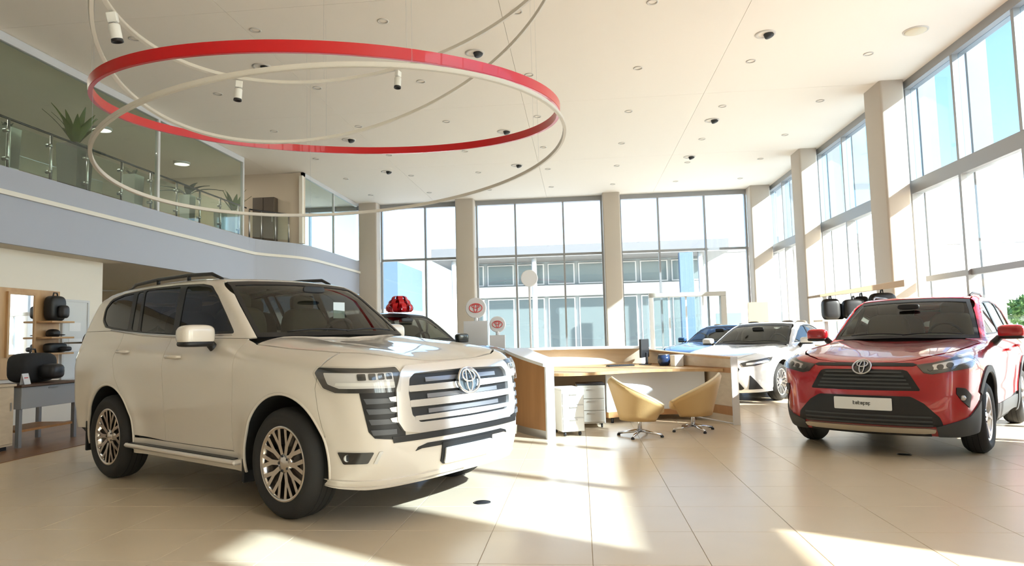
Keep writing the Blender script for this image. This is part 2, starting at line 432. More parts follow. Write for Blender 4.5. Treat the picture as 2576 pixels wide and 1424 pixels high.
MB().tube([(x, y, .80) for x, y in pth], .02, 8).build('handrail', M_DARK, bal2, True)
for x, y in pth: MB().tube([(x, y, 0), (x, y, .79)], .02, 8).build('post', M_STEEL, bal2, True)
for (a, b), (c, d) in zip(pth[:-1], pth[1:]):
    MB().add([(a, b + .05, .08), (c, d - .05, .08), (c, d - .05, .74), (a, b + .05, .74), (a + .01, b + .05, .08), (c + .01, d - .05, .08), (c + .01, d - .05, .74), (a + .01, b + .05, .74)],
             [(0, 1, 2, 3), (7, 6, 5, 4), (0, 4, 5, 1), (3, 2, 6, 7), (0, 3, 7, 4), (1, 5, 6, 2)]).build('glass_panel', M_BALGLASS, bal2)

# ceiling lamps on the mezzanine
for k, (yy, lab) in enumerate(((10.2, 'round ceiling lamp over the left end of the mezzanine'), (13.6, 'round ceiling lamp over the middle of the mezzanine'), (16.6, 'round ceiling lamp over the far end of the mezzanine'))):
    o = empty('mezzanine_lamp', (-10.2, yy, HC)); tag(o, lab, 'ceiling lamp', 'ceiling lamps on the mezzanine')
    MB().lathe([(.20, 0), (.20, -.05), (.18, -.055), (.18, 0)], 28).build('housing', M_ALUW, o, True)
    MB().lathe([(.18, -.05), (.1, -.056), (0, -.058)], 28).build('diffuser', mat('lamp_diffuser', (.9, .88, .8), .5, emit=(1., .95, .82), estr=1.2), o, True)
    ld = bpy.data.lights.new('mezzanine_lamp_light', 'AREA'); ld.shape = 'DISK'; ld.size = .34; ld.energy = 20; ld.color = (1., .94, .82)
    lo = bpy.data.objects.new('lamp_light', ld); lo.location = (0, 0, -.07); link(lo, o)

# ------------------------------------------------------------------ hanging rings
def ring_frame(c, a, b):
    n = Vector((a, b, 1)).normalized(); u = Vector((0, 1, 0)).cross(n).normalized(); v = n.cross(u)
    return Vector(c), n, u, v
def ring(name, c, a, b, R, w, h, m_side, m_under, lab, grp, wires=4):
    C, n, u, v = ring_frame(c, a, b); N = 120
    root = empty(name, C); tag(root, lab, 'ceiling ring', grp)
    def band(prof, nm, m):
        V = []; F = []; k = len(prof)
        for i in range(N):
            t = 2 * math.pi * i / N; d = u * math.cos(t) + v * math.sin(t)
            V += [d * (R + r) + n * z for r, z in prof]
        for i in range(N):
            j = (i + 1) % N
            for q in range(k): F.append((i * k + q, i * k + (q + 1) % k, j * k + (q + 1) % k, j * k + q))
        o = mesh(nm, V, F, m, root); return smooth_by_angle(o, 40)
    band([(-w, -h), (-w, h), (w, h), (w, -h)], 'band', m_side)
    band([(-w * .85, -h - .006), (-w * .85, -h), (w * .85, -h), (w * .85, -h - .006)], 'diffuser', m_under)
    for k in range(wires):
        t = 2 * math.pi * (k + .35) / wires; p = (u * math.cos(t) + v * math.sin(t)) * R + n * h
        top = HC - C.z
        if top - p.z > .02: MB().tube([p, (p.x, p.y, top - .004)], .0012, 5).build('suspension_wire', M_STEEL, root)
    return root
M_RINGW = mat('ring_white', (.66, .61, .53), .4)
M_DIFF = mat('ring_diffuser', (.85, .9, .88), .5, emit=(.95, 1., .97), estr=.35)
ring('red_ring', (-2.772, 7.834, 3.998), .025, -.103, 2.6, .022, .048, M_RED, M_RED, 'large bright red ring hanging from the ceiling', 'hanging rings')
ring('pale_ring', (-2.691, 7.744, 3.391), -.105, .024, 2.6, .018, .018, M_RINGW, M_RINGW, 'lowest hanging ring, pale silver, just under the red ring', 'hanging rings')
ring('tilted_ring', (-2.41, 7.237, 4.949), -.406, .112, 2.6, .018, .018, M_RINGW, M_RINGW, 'steeply tilted pale ring crossing above the red ring', 'hanging rings')
TC = (-2.124, 6.675, 5.205)
ring('track_ring', TC, -.288, .015, 2.5, .022, .018, M_RINGW, M_RINGW, 'uppermost pale ring, the track that carries the white spotlights', 'hanging rings')
C_, n_, u_, v_ = ring_frame(TC, -.288, .015)
def spotlight(ang, size, lab, tilt):
    p = C_ + (u_ * math.cos(ang) + v_ * math.sin(ang)) * 2.5 - n_ * .045
    o = empty('spotlight', p); tag(o, lab, 'spotlight', 'white spotlights on the track ring')
    o.rotation_euler = tilt
    s = size
    MB().box((-.05 * s, -.035 * s, -.10 * s), (.05 * s, .035 * s, .0), .008 * s).build('driver_box', M_LAMPW, o)
    MB().tube([(0, 0, -.10 * s), (0, 0, -.13 * s)], .018 * s, 10).build('swivel', M_STEEL, o, True)
    hd = MB().lathe([(0, -.12 * s), (.05 * s, -.12 * s), (.056 * s, -.13 * s), (.056 * s, -.27 * s)], 24).build('lamp_head', M_LAMPW, o, True)
    MB().lathe([(.056 * s, -.27 * s), (.058 * s, -.30 * s), (.045 * s, -.30 * s), (.03 * s, -.26 * s), (0, -.26 * s)], 24).build('lens_rim', M_BLACK, hd, True)
SPOT_ANG = SPOTS = None

# ------------------------------------------------------------------ outside
tag(MB().box((XR_ + .15, -90, -.30), (220, 260, -.06)).build('ground_right', mat('pale_paving', (.84, .79, .71), .8, noise=(.4, .05))), kind='structure')
tag(MB().box((-160, YF_ + .15, -.30), (XR_ + .15, 260, -.06)).build('ground_far', mat('pale_paving')), kind='structure')
spotlight(3.419, .95, 'white spotlight nearest the camera at the upper left', (rad(8), rad(-10), .3))
spotlight(2.594, .85, 'white spotlight left of centre inside the red ring', (0, rad(4), .5))
spotlight(1.707, .85, 'white spotlight near the middle inside the red ring', (0, rad(6), 1.2))

M_BLDW = mat('render_white', (.50, .50, .50), .8); M_BLDG = mat('canopy_grey', (.16, .16, .16), .7)
M_BLDGLASS = mat('facade_glass', (.12, .155, .165), .15, spec=.5); M_BLUE = mat('blue_cladding', (.08, .13, .20), .5)
M_BLDP = mat('facade_pale', (.27, .31, .32), .5)
b = empty('showroom_building', (0, 46, -.06)); tag(b, 'long glass fronted building with flat canopy outside the far windows', 'building')
MB().box((-8.4, 0, 0), (8.3, 14, 6.3)).build('hall', M_BLDP, b)
MB().box((-9.4, -3.0, 6.25), (9.3, 15, 7.0)).build('canopy', M_BLDG, b)
MB().box((-8.4, -.6, 3.9), (8.3, 0, 4.6)).build('spandrel', M_BLDW, b)
random.seed(3)
for i in range(8):
    x = -8.2 + i * 2.05
    for z0, z1 in ((.3, 3.8), (4.7, 6.1)):
        wv = MB().box((x, -.12, z0), (x + 1.8, -.02, z1)).build('window', M_ALUW, b)
        MB().box((x + .08, -.16, z0 + .08), (x + 1.72, -.11, z1 - .08)).build('pane', M_BLDGLASS, wv)
for x in (-8, -2.8, 2.4, 7.6):
    MB().tube([(x, -2.6, 0), (x, -2.6, 6.25)], .16, 12).build('canopy_column', M_BLDW, b, True)
b = empty('blue_pylon', (6.5, 42, -.06)); tag(b, 'tall blue grey advertising pylon outside the far windows', 'pylon')
MB().box((-.42, -.2, 0), (.42, .2, 6.1), .03).build('panel', M_BLUE, b)
MB().box((-.5, -.26, 0), (.5, .26, .3), .03).build('plinth', M_BLDG, b)
b = empty('white_building', (16, 60, -.06)); tag(b, 'plain white building to the right outside the far windows', 'building')
MB().box((-6, 0, 0), (30, 14, 8.0)).build('wall', M_BLDW, b); MB().box((-6.3, -.3, 8.0), (30.3, 14.3, 8.4)).build('parapet', M_BLDG, b)
for i in range(8):
    wv = MB().box((-4.5 + i * 4, -.08, 1.0), (-2.2 + i * 4, .02, 2.9)).build('window', M_ALUW, b)
    MB().box((-4.4 + i * 4, -.12, 1.1), (-2.3 + i * 4, -.07, 2.8)).build('pane', M_BLDGLASS, wv)
b = empty('blue_hall', (-17, 37, -.06)); tag(b, 'blue grey industrial hall outside behind the car with the bow', 'building')
MB().box((-10, 0, 3.0), (7.0, 6, 5.6)).build('upper_cladding', M_BLUE, b); MB().box((-10, .05, 0), (7.0, 6, 3.0)).build('wall', M_BLDW, b)
# trees outside the right windows
def leaf_cloud(name, n, rx, rz, seed, size, m, parent, zc):
    rs = np.random.RandomState(seed); v = []; f = []
    for i in range(n):
        d = rs.normal(size=3); d /= np.linalg.norm(d); d *= rs.uniform(.55, 1.) ** .5
        p = np.array([d[0] * rx, d[1] * rx, d[2] * rz + zc]); a = rs.normal(size=3); a /= np.linalg.norm(a)
        b_ = np.cross(a, rs.normal(size=3)); b_ /= np.linalg.norm(b_); s = size * rs.uniform(.6, 1.3)
        k = len(v); v += [p - a * s, p + b_ * s * .5, p + a * s, p - b_ * s * .5]; f.append((k, k + 1, k + 2, k + 3))
    return mesh(name, v, f, m, parent)
M_LEAF = mat('leaf_green', (.10, .20, .05), .6, noise=(2, .3)); M_TRUNK = mat('bark', (.12, .08, .05), .9)
for i, (x, y, r, lab) in enumerate([(16.0, 30.0, 1.5, 'bushy green tree outside above the red car roof'), (16.1, 25.2, 1.3, 'green tree outside at the right edge of the photo'), (16.4, 34.0, 1.0, 'small distant green tree outside the right windows')]):
    t = empty('tree', (x, y, -.06)); tag(t, lab, 'tree', 'trees outside the right windows')
    MB().tube([(0, 0, 0), (.03, .02, 1.0), (0, .05, 1.7)], [.09, .07, .05], 8).build('trunk', M_TRUNK, t, True)
    leaf_cloud('crown', 1500, r, r * .5, i, .12, M_LEAF, t, 1.75)

# ------------------------------------------------------------------ car bodies: implicit forms, panels cast onto them
def cv(*p):
    p = np.array(p, float); t, v = p[:, 0], p[:, 1]
    d = np.diff(v) / np.diff(t); m = np.empty(len(t)); m[0], m[-1] = d[0], d[-1]
    if len(t) > 2:
        a = d[:-1]; b = d[1:]
        m[1:-1] = np.where(a * b > 0, 2 * a * b / (a + b + 1e-12), 0) * .6 + .4 * (a + b) / 2
    def f(x):
        x = np.asarray(x, float); c = np.clip(x, t[0], t[-1]); i = np.clip(np.searchsorted(t, c) - 1, 0, len(t) - 2)
        h = t[i + 1] - t[i]; s = (c - t[i]) / h
        y = (2 * s**3 - 3 * s**2 + 1) * v[i] + (s**3 - 2 * s**2 + s) * h * m[i] + (-2 * s**3 + 3 * s**2) * v[i + 1] + (s**3 - s**2) * h * m[i + 1]
        return y + np.where(x < t[0], (x - t[0]) * m[0], 0) + np.where(x > t[-1], (x - t[-1]) * m[-1], 0)
    return f
def smax(a, b, r):
    h = np.maximum(r - np.abs(a - b), 0) / r
    return np.maximum(a, b) + h * h * r * .25
class Form:
    def __init__(s, **k): s.__dict__.update(k)
    def lower(s, P):
        x, y, z = P[:, 0], P[:, 1], P[:, 2]; a = np.abs(y)
        w = s.S(z) + s.A(x)
        for wx in (0, -s.wb):
            d = np.hypot(x - wx, z - s.wr); w = w + s.flare * np.exp(-((d - s.ar) / .11)**2)
        v = a - w
        v = smax(v, x - (s.XF(z) - s.kf * a**2.4), s.rf)
        v = smax(v, (s.XR(z) + .10 * a**2.4) - x, .25)
        v = smax(v, z - (s.ZT(x) + s.HB(a) * np.clip((x + s.cowl) / .4 + 1, 0, 1)), s.rt)
        return np.maximum(v, s.ZB(x) - z)
    def green(s, P):
        x, y, z = P[:, 0], P[:, 1], P[:, 2]; a = np.abs(y)
        v = a - (s.GS(z) + s.GA(x))
        v = smax(v, (x - (s.WS(z) - s.kw * a**2)) * .75, s.rw)
        v = smax(v, ((s.GR(z) + .06 * a**2) - x) * s.grk, .14)
        v = smax(v, z - (s.ZR(x) - s.cr * a**2), s.rr)
        return np.maximum(v, s.gb - z)
    def __call__(s, P):
        return -smax(-s.lower(P), -s.green(P), .03)
def cast(fn, O, D, tmax, n=40):
    O = np.asarray(O, float); D = np.broadcast_to(np.asarray(D, float), O.shape)
    t = np.linspace(0, tmax, n)
    v = fn((O[:, None] + D[:, None] * t[None, :, None]).reshape(-1, 3)).reshape(len(O), n)
    ins = v < 0; hit = ins.any(1); i = np.maximum(np.where(hit, ins.argmax(1), 1), 1)
    lo, hi = t[i - 1].copy(), t[i].copy()
    for _ in range(13):
        m = (lo + hi) / 2; b = fn(O + D * m[:, None]) < 0
        hi = np.where(b, m, hi); lo = np.where(b, lo, m)
    return O + D * np.where(hit, (lo + hi) / 2, t[v.argmin(1)])[:, None]
def grad(fn, P, e=2e-3):
    g = np.stack([fn(P + d) - fn(P - d) for d in np.eye(3) * e], 1)
    return g / (np.linalg.norm(g, axis=1)[:, None] + 1e-9)
def inside(P, poly):
    x, y = P[:, 0], P[:, 1]; r = np.zeros(len(P), bool); n = len(poly)
    for i in range(n):
        x0, y0 = poly[i]; x1, y1 = poly[(i + 1) % n]
        if y0 == y1: continue
        c = ((y0 > y) != (y1 > y)) & (x < (x1 - x0) * (y - y0) / (y1 - y0) + x0); r ^= c
    return r
def edist(P, poly):
    d = np.full(len(P), 1e9); n = len(poly); q = np.array(poly, float)
    for i in range(n):
        a = q[i]; b = q[(i + 1) % n]; ab = b - a; t = np.clip(((P - a) @ ab) / (ab @ ab + 1e-12), 0, 1)
        d = np.minimum(d, np.hypot(*(P - a - t[:, None] * ab).T))
    return d
def fillet(poly, r, n=4):
    """round the corners of a 2-D outline"""
    out = []; m = len(poly)
    for i in range(m):
        p = np.array(poly[i], float); a = np.array(poly[i - 1], float); b = np.array(poly[(i + 1) % m], float)
        u = a - p; w = b - p; lu, lw = np.linalg.norm(u), np.linalg.norm(w)
        ca = u @ w / (lu * lw + 1e-12)
        if ca < -.93: out.append(tuple(p)); continue
        k = min(r, lu * .45, lw * .45); s = p + u / lu * k; e = p + w / lw * k
        for j in range(n + 1):
            t = j / n; out.append(tuple((1 - t)**2 * s + 2 * t * (1 - t) * p + t * t * e))
    return out
def resample(poly, g, closed=True):
    out = []; m = len(poly)
    for i in range(m if closed else m - 1):
        a = np.array(poly[i], float); b = np.array(poly[(i + 1) % m], float); k = max(1, int(math.ceil(np.linalg.norm(b - a) / g)))
        for j in range(k): out.append(tuple(a + (b - a) * j / k))
    if not closed: out.append(tuple(poly[-1]))
    return out
def tess(poly, holes, g):
    loops = [resample(poly, g)] + [resample(h, g) for h in holes]
    V = []; E = []
    for L in loops:
        k = len(V); V += L; E += [(k + i, k + (i + 1) % len(L)) for i in range(len(L))]
    q = np.array(loops[0]); lo, hi = q.min(0), q.max(0)
    xs = np.arange(lo[0], hi[0] + g, g); ys = np.arange(lo[1], hi[1] + g * .87, g * .87)
    G = np.array([(x + (g / 2 if j % 2 else 0), y) for j, y in enumerate(ys) for x in xs])
    if len(G):
        k = inside(G, loops[0]) & (edist(G, loops[0]) > g * .45)
        for h in loops[1:]: k &= ~inside(G, h) & (edist(G, h) > g * .45)
        V += [tuple(p) for p in G[k]]
    r = delaunay_2d_cdt([Vector(p) for p in V], E, [], 0, 1e-6)
    P = np.array([tuple(p) for p in r[0]]); F = np.array([f for f in r[2] if len(f) == 3])
    c = P[F].mean(1); k = inside(c, loops[0])
    for h in loops[1:]: k &= ~inside(c, h)
    F = F[k]
    ar = np.abs(np.cross(P[F[:, 1]] - P[F[:, 0]], P[F[:, 2]] - P[F[:, 0]])); F = F[ar > 1e-9]
    used = np.unique(F); mp = -np.ones(len(P), int); mp[used] = np.arange(len(used))
    return P[used], mp[F]

class Car:
    XC = 0.0
    def __init__(s, name, form, pose, paint, label, cat='car', group=None):
        s.f = form; s.paint = paint
        s.root = empty(name, (pose[0], pose[1], 0), rad(pose[2])); tag(s.root, label, cat, group)
        s.parts = {}
    # views: S right side (x,z), F front (y,z), B rear (y,z), T top (x,y), C cylindrical round the nose (s,z)
    def hit(s, view, q):
        q = np.atleast_2d(np.array(q, float)); n = len(q); z = np.zeros(n)
        if view == 'S': return cast(s.f, np.c_[q[:, 0], z - 1.3, q[:, 1]], (0, 1, 0), 1.3)
        if view == 'F': return cast(s.f, np.c_[z + 1.1, q[:, 0], q[:, 1]], (-1, 0, 0), 3.2, 70)
        if view == 'B': return cast(s.f, np.c_[z - 4.6, q[:, 0], q[:, 1]], (1, 0, 0), 3.2, 70)
        if view == 'T': return cast(s.f, np.c_[q[:, 0], q[:, 1], z + 2.1], (0, 0, -1), 1.9)
        a = q[:, 0] / .9; d = np.c_[np.cos(a), np.sin(a), z]
        return cast(s.f, np.c_[s.XC + 1.6 * d[:, 0], 1.6 * d[:, 1], q[:, 1]], -d, 1.5)
    def to(s, view, P):
        P = np.atleast_2d(P)
        if view == 'S': return [(p[0], p[2]) for p in P]
        if view in 'FB': return [(p[1], p[2]) for p in P]
        if view == 'T': return [(p[0], p[1]) for p in P]
        return [(.9 * math.atan2(p[1], p[0] - s.XC), p[2]) for p in P]
    def c(s, *pts):
        """outline in the C view from tagged points ('f',y,z) ('s',x,z) ('t',x,y) ('l',x,z: left side)"""
        out = []
        for k, a, b in pts:
            P = s.hit({'f': 'F', 's': 'S', 'l': 'S', 't': 'T'}[k], (a, b))
            if k == 'l': P[:, 1] *= -1
            out += s.to('C', P)
        return out
    def conv(s, frm, pts, to): return s.to(to, s.hit(frm, pts))
    def panel(s, name, view, poly, m, off=0., th=.014, g=.04, holes=(), parent=None, mirror=False, both=False, r=0.):
        if r: poly = fillet(poly, r)
        P2, F = tess(poly, holes, g)
        P = s.hit(view, P2); N = grad(s.f, P)
        P = P + N * off
        gn = np.cross(P[F[:, 1]] - P[F[:, 0]], P[F[:, 2]] - P[F[:, 0]]); fl = (gn * N[F].mean(1)).sum(1) < 0
        F[fl] = F[fl][:, ::-1]
        ed = {}
        for a, b, c_ in F:
            for e in ((a, b), (b, c_), (c_, a)): ed[e] = 1
        bd = [e for e in ed if (e[1], e[0]) not in ed]
        V = [tuple(p) for p in P]; NN = [tuple(n) for n in N]; FF = [tuple(f) for f in F]
        for a, b in bd:
            t = P[b] - P[a]; rn = np.cross(t, N[a] + N[b]); rn /= (np.linalg.norm(rn) + 1e-9); k = len(V)
            V += [P[a], P[b], P[b] - N[b] * th, P[a] - N[a] * th]; NN += [rn] * 4; FF.append((k + 1, k, k + 3, k + 2))
        V = np.array(V); NN = np.array(NN); outs = []
        for sg in ((1, -1) if both else ((-1,) if mirror else (1,))):
            v = V.copy(); n = NN.copy(); f = FF
            if sg < 0: v[:, 1] *= -1; n[:, 1] *= -1; f = [q[::-1] for q in FF]
            par = parent[0 if sg > 0 else 1] if isinstance(parent, (tuple, list)) else parent
            outs.append(mesh(name, v, f, m, par or s.root, True, n))
        return outs if both else outs[0]
    def shell(s, m, dx=.06, na=48):
        f = s.f.lower; x0 = float(s.f.XR(.8)) + .06; x1 = float(s.f.XF(.6)) - .05
        xs = np.linspace(x0, x1, int((x1 - x0) / dx)); an = np.linspace(0, 2 * math.pi, na, endpoint=False)
        zc = float(s.f.ZT(-1.5)) * .62
        X, A = np.meshgrid(xs, an, indexing='ij'); X = X.ravel(); A = A.ravel()
        P = cast(f, np.c_[X, np.cos(A) * 1.6, zc + np.sin(A) * 1.6], np.c_[X * 0, -np.cos(A), -np.sin(A)], 1.55)
        P = P - grad(f, P) * .016
        F = []
        for i in range(len(xs) - 1):
            for j in range(na):
                q = (i * na + j, i * na + (j + 1) % na, (i + 1) * na + (j + 1) % na, (i + 1) * na + j)
                c_ = P[list(q)].mean(0)
                if abs(c_[1]) > .5 and c_[2] < s.f.wr + s.f.ar and min(math.hypot(c_[0] - w, c_[2] - s.f.wr) for w in (0, -s.f.wb)) < s.f.ar + .03: continue
                F.append(q)
        F.append(tuple(range(na))); F.append(tuple(range((len(xs) - 1) * na, len(xs) * na))[::-1])
        return mesh('inner_body', P, F, m, s.root, True)

def arc(cx, cz, R, a0, a1, n=18, sq=1.0):
    return [(cx + R * math.cos(rad(a0 + (a1 - a0) * i / n)), cz + sq * R * math.sin(rad(a0 + (a1 - a0) * i / n))) for i in range(n + 1)]

M_TYRE = mat('tyre_rubber', (.018, .017, .016), .75, bump=(60, .1)); M_BRAKE = mat('brake_disc', (.22, .21, .2), .35, 1.)
M_RIMD = mat('rim_dark', (.05, .045, .045), .35, .7); M_LINER = mat('wheel_arch_liner', (.012, .012, .012), .9)
M_CARIN = mat('car_interior', (.055, .05, .045), .8); M_SEAT = mat('seat_leather', (.16, .13, .10), .6)
M_LENS = glass('lamp_lens', (.95, .95, .95), 1.0); M_REFL = mat('lamp_reflector', (.72, .72, .74), .25, .7)
M_SMOKE = mat('lamp_housing', (.03, .03, .03), .3, coat=1.)

def wheel(car, x, side, R, rr, w, spokes, m_rim, track, split=True):
    """one wheel: tyre, rim, spokes, hub; local axis y, outer face towards side"""
    y0 = side * track
    o = empty('wheel', (x, y0, R), 0, car.root)
    if side > 0: o.rotation_euler = (0, 0, math.pi)
    h = w / 2       # outer face at -y
    t = MB().lathe([(rr - .01, -h + .02), (rr + .02, -h + .003), ((rr + R) / 2, -h - .006), (R - .035, -h + .012), (R - .008, -h + .04), (R, -h + .07),
                    (R, h - .07), (R - .008, h - .04), (R - .035, h - .01), (rr, h - .01)], 56, 'y')
    tyre = t.build('tyre', M_TYRE, o, True)
    gr = MB()
    for yy in (-.05, 0, .05):
        gr.lathe([(R - .001, yy - .006), (R + .0015, yy - .004), (R + .0015, yy + .004), (R - .001, yy + .006)], 56, 'y')
    gr.build('tread_rib', M_LINER, tyre)
    rim = MB().lathe([(rr, -h + .018), (rr - .006, -h + .012), (rr - .02, -h + .014), (rr - .03, -h + .03), (rr - .045, -h + .10), (rr - .05, h - .02)], 56, 'y').build('rim', m_rim, o, True)
    MB().lathe([(0, .02), (rr - .09, .02), (rr - .09, .04)], 40, 'y').build('brake_disc', M_BRAKE, o, True)
    MB().lathe([(rr - .05, .06), (rr - .05, .065), (0, .065)], 32, 'y').build('inner_barrel', M_LINER, o, True)
    for k in range(spokes):
        a = 2 * math.pi * k / spokes; m = MB()
        for da in ((-.11, .11) if split else (0,)):
            ca, sa = math.cos(a + da * .35), math.sin(a + da * .35); cb, sb = math.cos(a + da * 1.5), math.sin(a + da * 1.5)
            w0, w1 = (.014, .016) if split else (.03, .024); V = []
            for (c_, s_, r_, ww, yy, dp) in ((ca, sa, .05, w0, -h + .035, .03), (ca, sa, rr * .5, w0, -h + .028, .03), (cb, sb, rr - .018, w1, -h + .018, .03)):
                tx, tz = -s_, c_
                V += [(c_ * r_ + tx * ww, yy, s_ * r_ + tz * ww), (c_ * r_ - tx * ww, yy, s_ * r_ - tz * ww), (c_ * r_ - tx * ww * .8, yy + dp, s_ * r_ - tz * ww * .8), (c_ * r_ + tx * ww * .8, yy + dp, s_ * r_ + tz * ww * .8)]
            F = []
            for i in range(2):
                for q in range(4): F.append((i * 4 + q, i * 4 + (q + 1) % 4, i * 4 + 4 + (q + 1) % 4, i * 4 + 4 + q))
            m.add(V, F + [(3, 2, 1, 0), (8, 9, 10, 11)])
        m.build('spoke', m_rim, rim)
    hub = MB().lathe([(0, -h + .022), (.032, -h + .023), (.045, -h + .03), (.07, -h + .034), (.075, -h + .07)], 28, 'y').build('hub_cap', m_rim, o, True)
    for k in range(5):
        a = 2 * math.pi * (k + .5) / 5
        MB().lathe([(0, -h + .026), (.009, -h + .026), (.009, -h + .05)], 8, 'y', (.055 * math.cos(a), 0, .055 * math.sin(a))).build('wheel_nut', M_DARK, hub)
    return o

def emblem(car, y, z, rx, rz, off, m):
    """oval emblem: one large oval holding a smaller upright oval and a lying one"""
    o = None
    def oval(cy, cz, a, b, r, n=36):
        pts = [(cy + a * math.cos(2 * math.pi * i / n), cz + b * math.sin(2 * math.pi * i / n)) for i in range(n)]
        P = car.hit('F', pts); N = grad(car.f, P)
        return [tuple(p + q * off) for p, q in zip(P, N)], r
    p, r = oval(y, z, rx, rz, .0)
    o = MB().tube(p, rx * .085, 8, True).build('emblem', m, car.root, True)
    p, _ = oval(y, z + rz * .42, rx * .58, rz * .42, 0); MB().tube(p, rx * .07, 8, True).build('emblem_oval', m, o, True)
    p, _ = oval(y, z, rx * .27, rz * .88, 0); MB().tube(p, rx * .065, 8, True).build('emblem_oval', m, o, True)
    return o

def interior(car, zb, xs, hw, zt, wheel_side=1):
    """dashboard, steering wheel, seats with headrests"""
    o = empty('cabin', (0, 0, 0), 0, car.root)
    x0 = xs[0]
    smooth_by_angle(MB().superell((x0 - .12, 0, zb - .04), (.22, hw - .06, .11), .45).build('dashboard', M_CARIN, o, True))
    st = MB(); cx, cy, cz = x0 - .42, wheel_side * .36, zb + .02
    st.tube([(cx + .10 * math.sin(t) * .9, cy + .18 * math.cos(t), cz + .17 * math.sin(t)) for t in [2 * math.pi * i / 24 for i in range(24)]], .016, 8, True)
    st.tube([(cx, cy - .17, cz), (cx, cy + .17, cz)], .02, 6); st.tube([(cx, cy, cz), (cx + .2, cy, cz - .1)], .03, 8)
    st.build('steering_wheel', M_BLACK, o, True)
    for x in xs[1:]:
        for sy in (-1, 1):
            MB().superell((x, sy * .36, zb - .02), (.11, .25, .34), .5).build('seat_back', M_SEAT, o, True)
            MB().superell((x - .05, sy * .36, zb + .37), (.055, .13, .09), .6).build('headrest', M_SEAT, o, True)
    MB().superell((x0 - .30, 0, zt - .10), (.015, .12, .035), .6).build('rear_view_mirror', M_BLACK, o, True)

def mirror(car, x, y, z, sx, sy, sz, m_cap, side):
    o = empty('side_mirror', (x, side * y, z), 0, car.root)
    s_ = side
    MB().superell((0, s_ * sy * .1, 0), (sx, sy, sz), .55, 28, 16).build('mirror_cap', m_cap, o, True)
    MB().superell((0, s_ * sy * .1, -sz * .82), (sx * .98, sy * .97, sz * .32), .55, 24, 10).build('lower_housing', M_BLACK, o, True)
    MB().superell((-sx * .93, s_ * sy * .1, 0), (.012, sy * .86, sz * .8), .5, 24, 10).build('mirror_glass', M_STEEL, o, True)
    MB().tube([(0, -s_ * sy * .75, -sz * .8), (-.01, -s_ * (sy + .03), -sz - .05), (-.02, -s_ * (sy + .10), -sz - .10)], [.035, .04, .045], 10).build('stalk', M_BLACK, o, True)
    return o

def inset(poly, d):
    n = len(poly); q = np.array(poly, float)
    ar = .5 * sum(q[i, 0] * q[(i + 1) % n, 1] - q[(i + 1) % n, 0] * q[i, 1] for i in range(n)); sg = 1 if ar > 0 else -1
    out = []
    for i in range(n):
        a = q[i] - q[i - 1]; b = q[(i + 1) % n] - q[i]
        a /= (np.linalg.norm(a) + 1e-9); b /= (np.linalg.norm(b) + 1e-9)
        na = np.array([-a[1], a[0]]) * sg; nb = np.array([-b[1], b[0]]) * sg
        m = na + nb; m /= (np.linalg.norm(m) + 1e-9); k = d / max(.5, m @ na)
        out.append(tuple(q[i] + m * k))
    return out
def between(line, x0, x1):
    """points of a polyline (x,z) strictly between two x values, in order of line"""
    lo, hi = min(x0, x1), max(x0, x1); return [p for p in line if lo + .01 < p[0] < hi - .01]
def at(line, x):
    l = sorted(line); return (x, float(np.interp(x, [p[0] for p in l], [p[1] for p in l])))

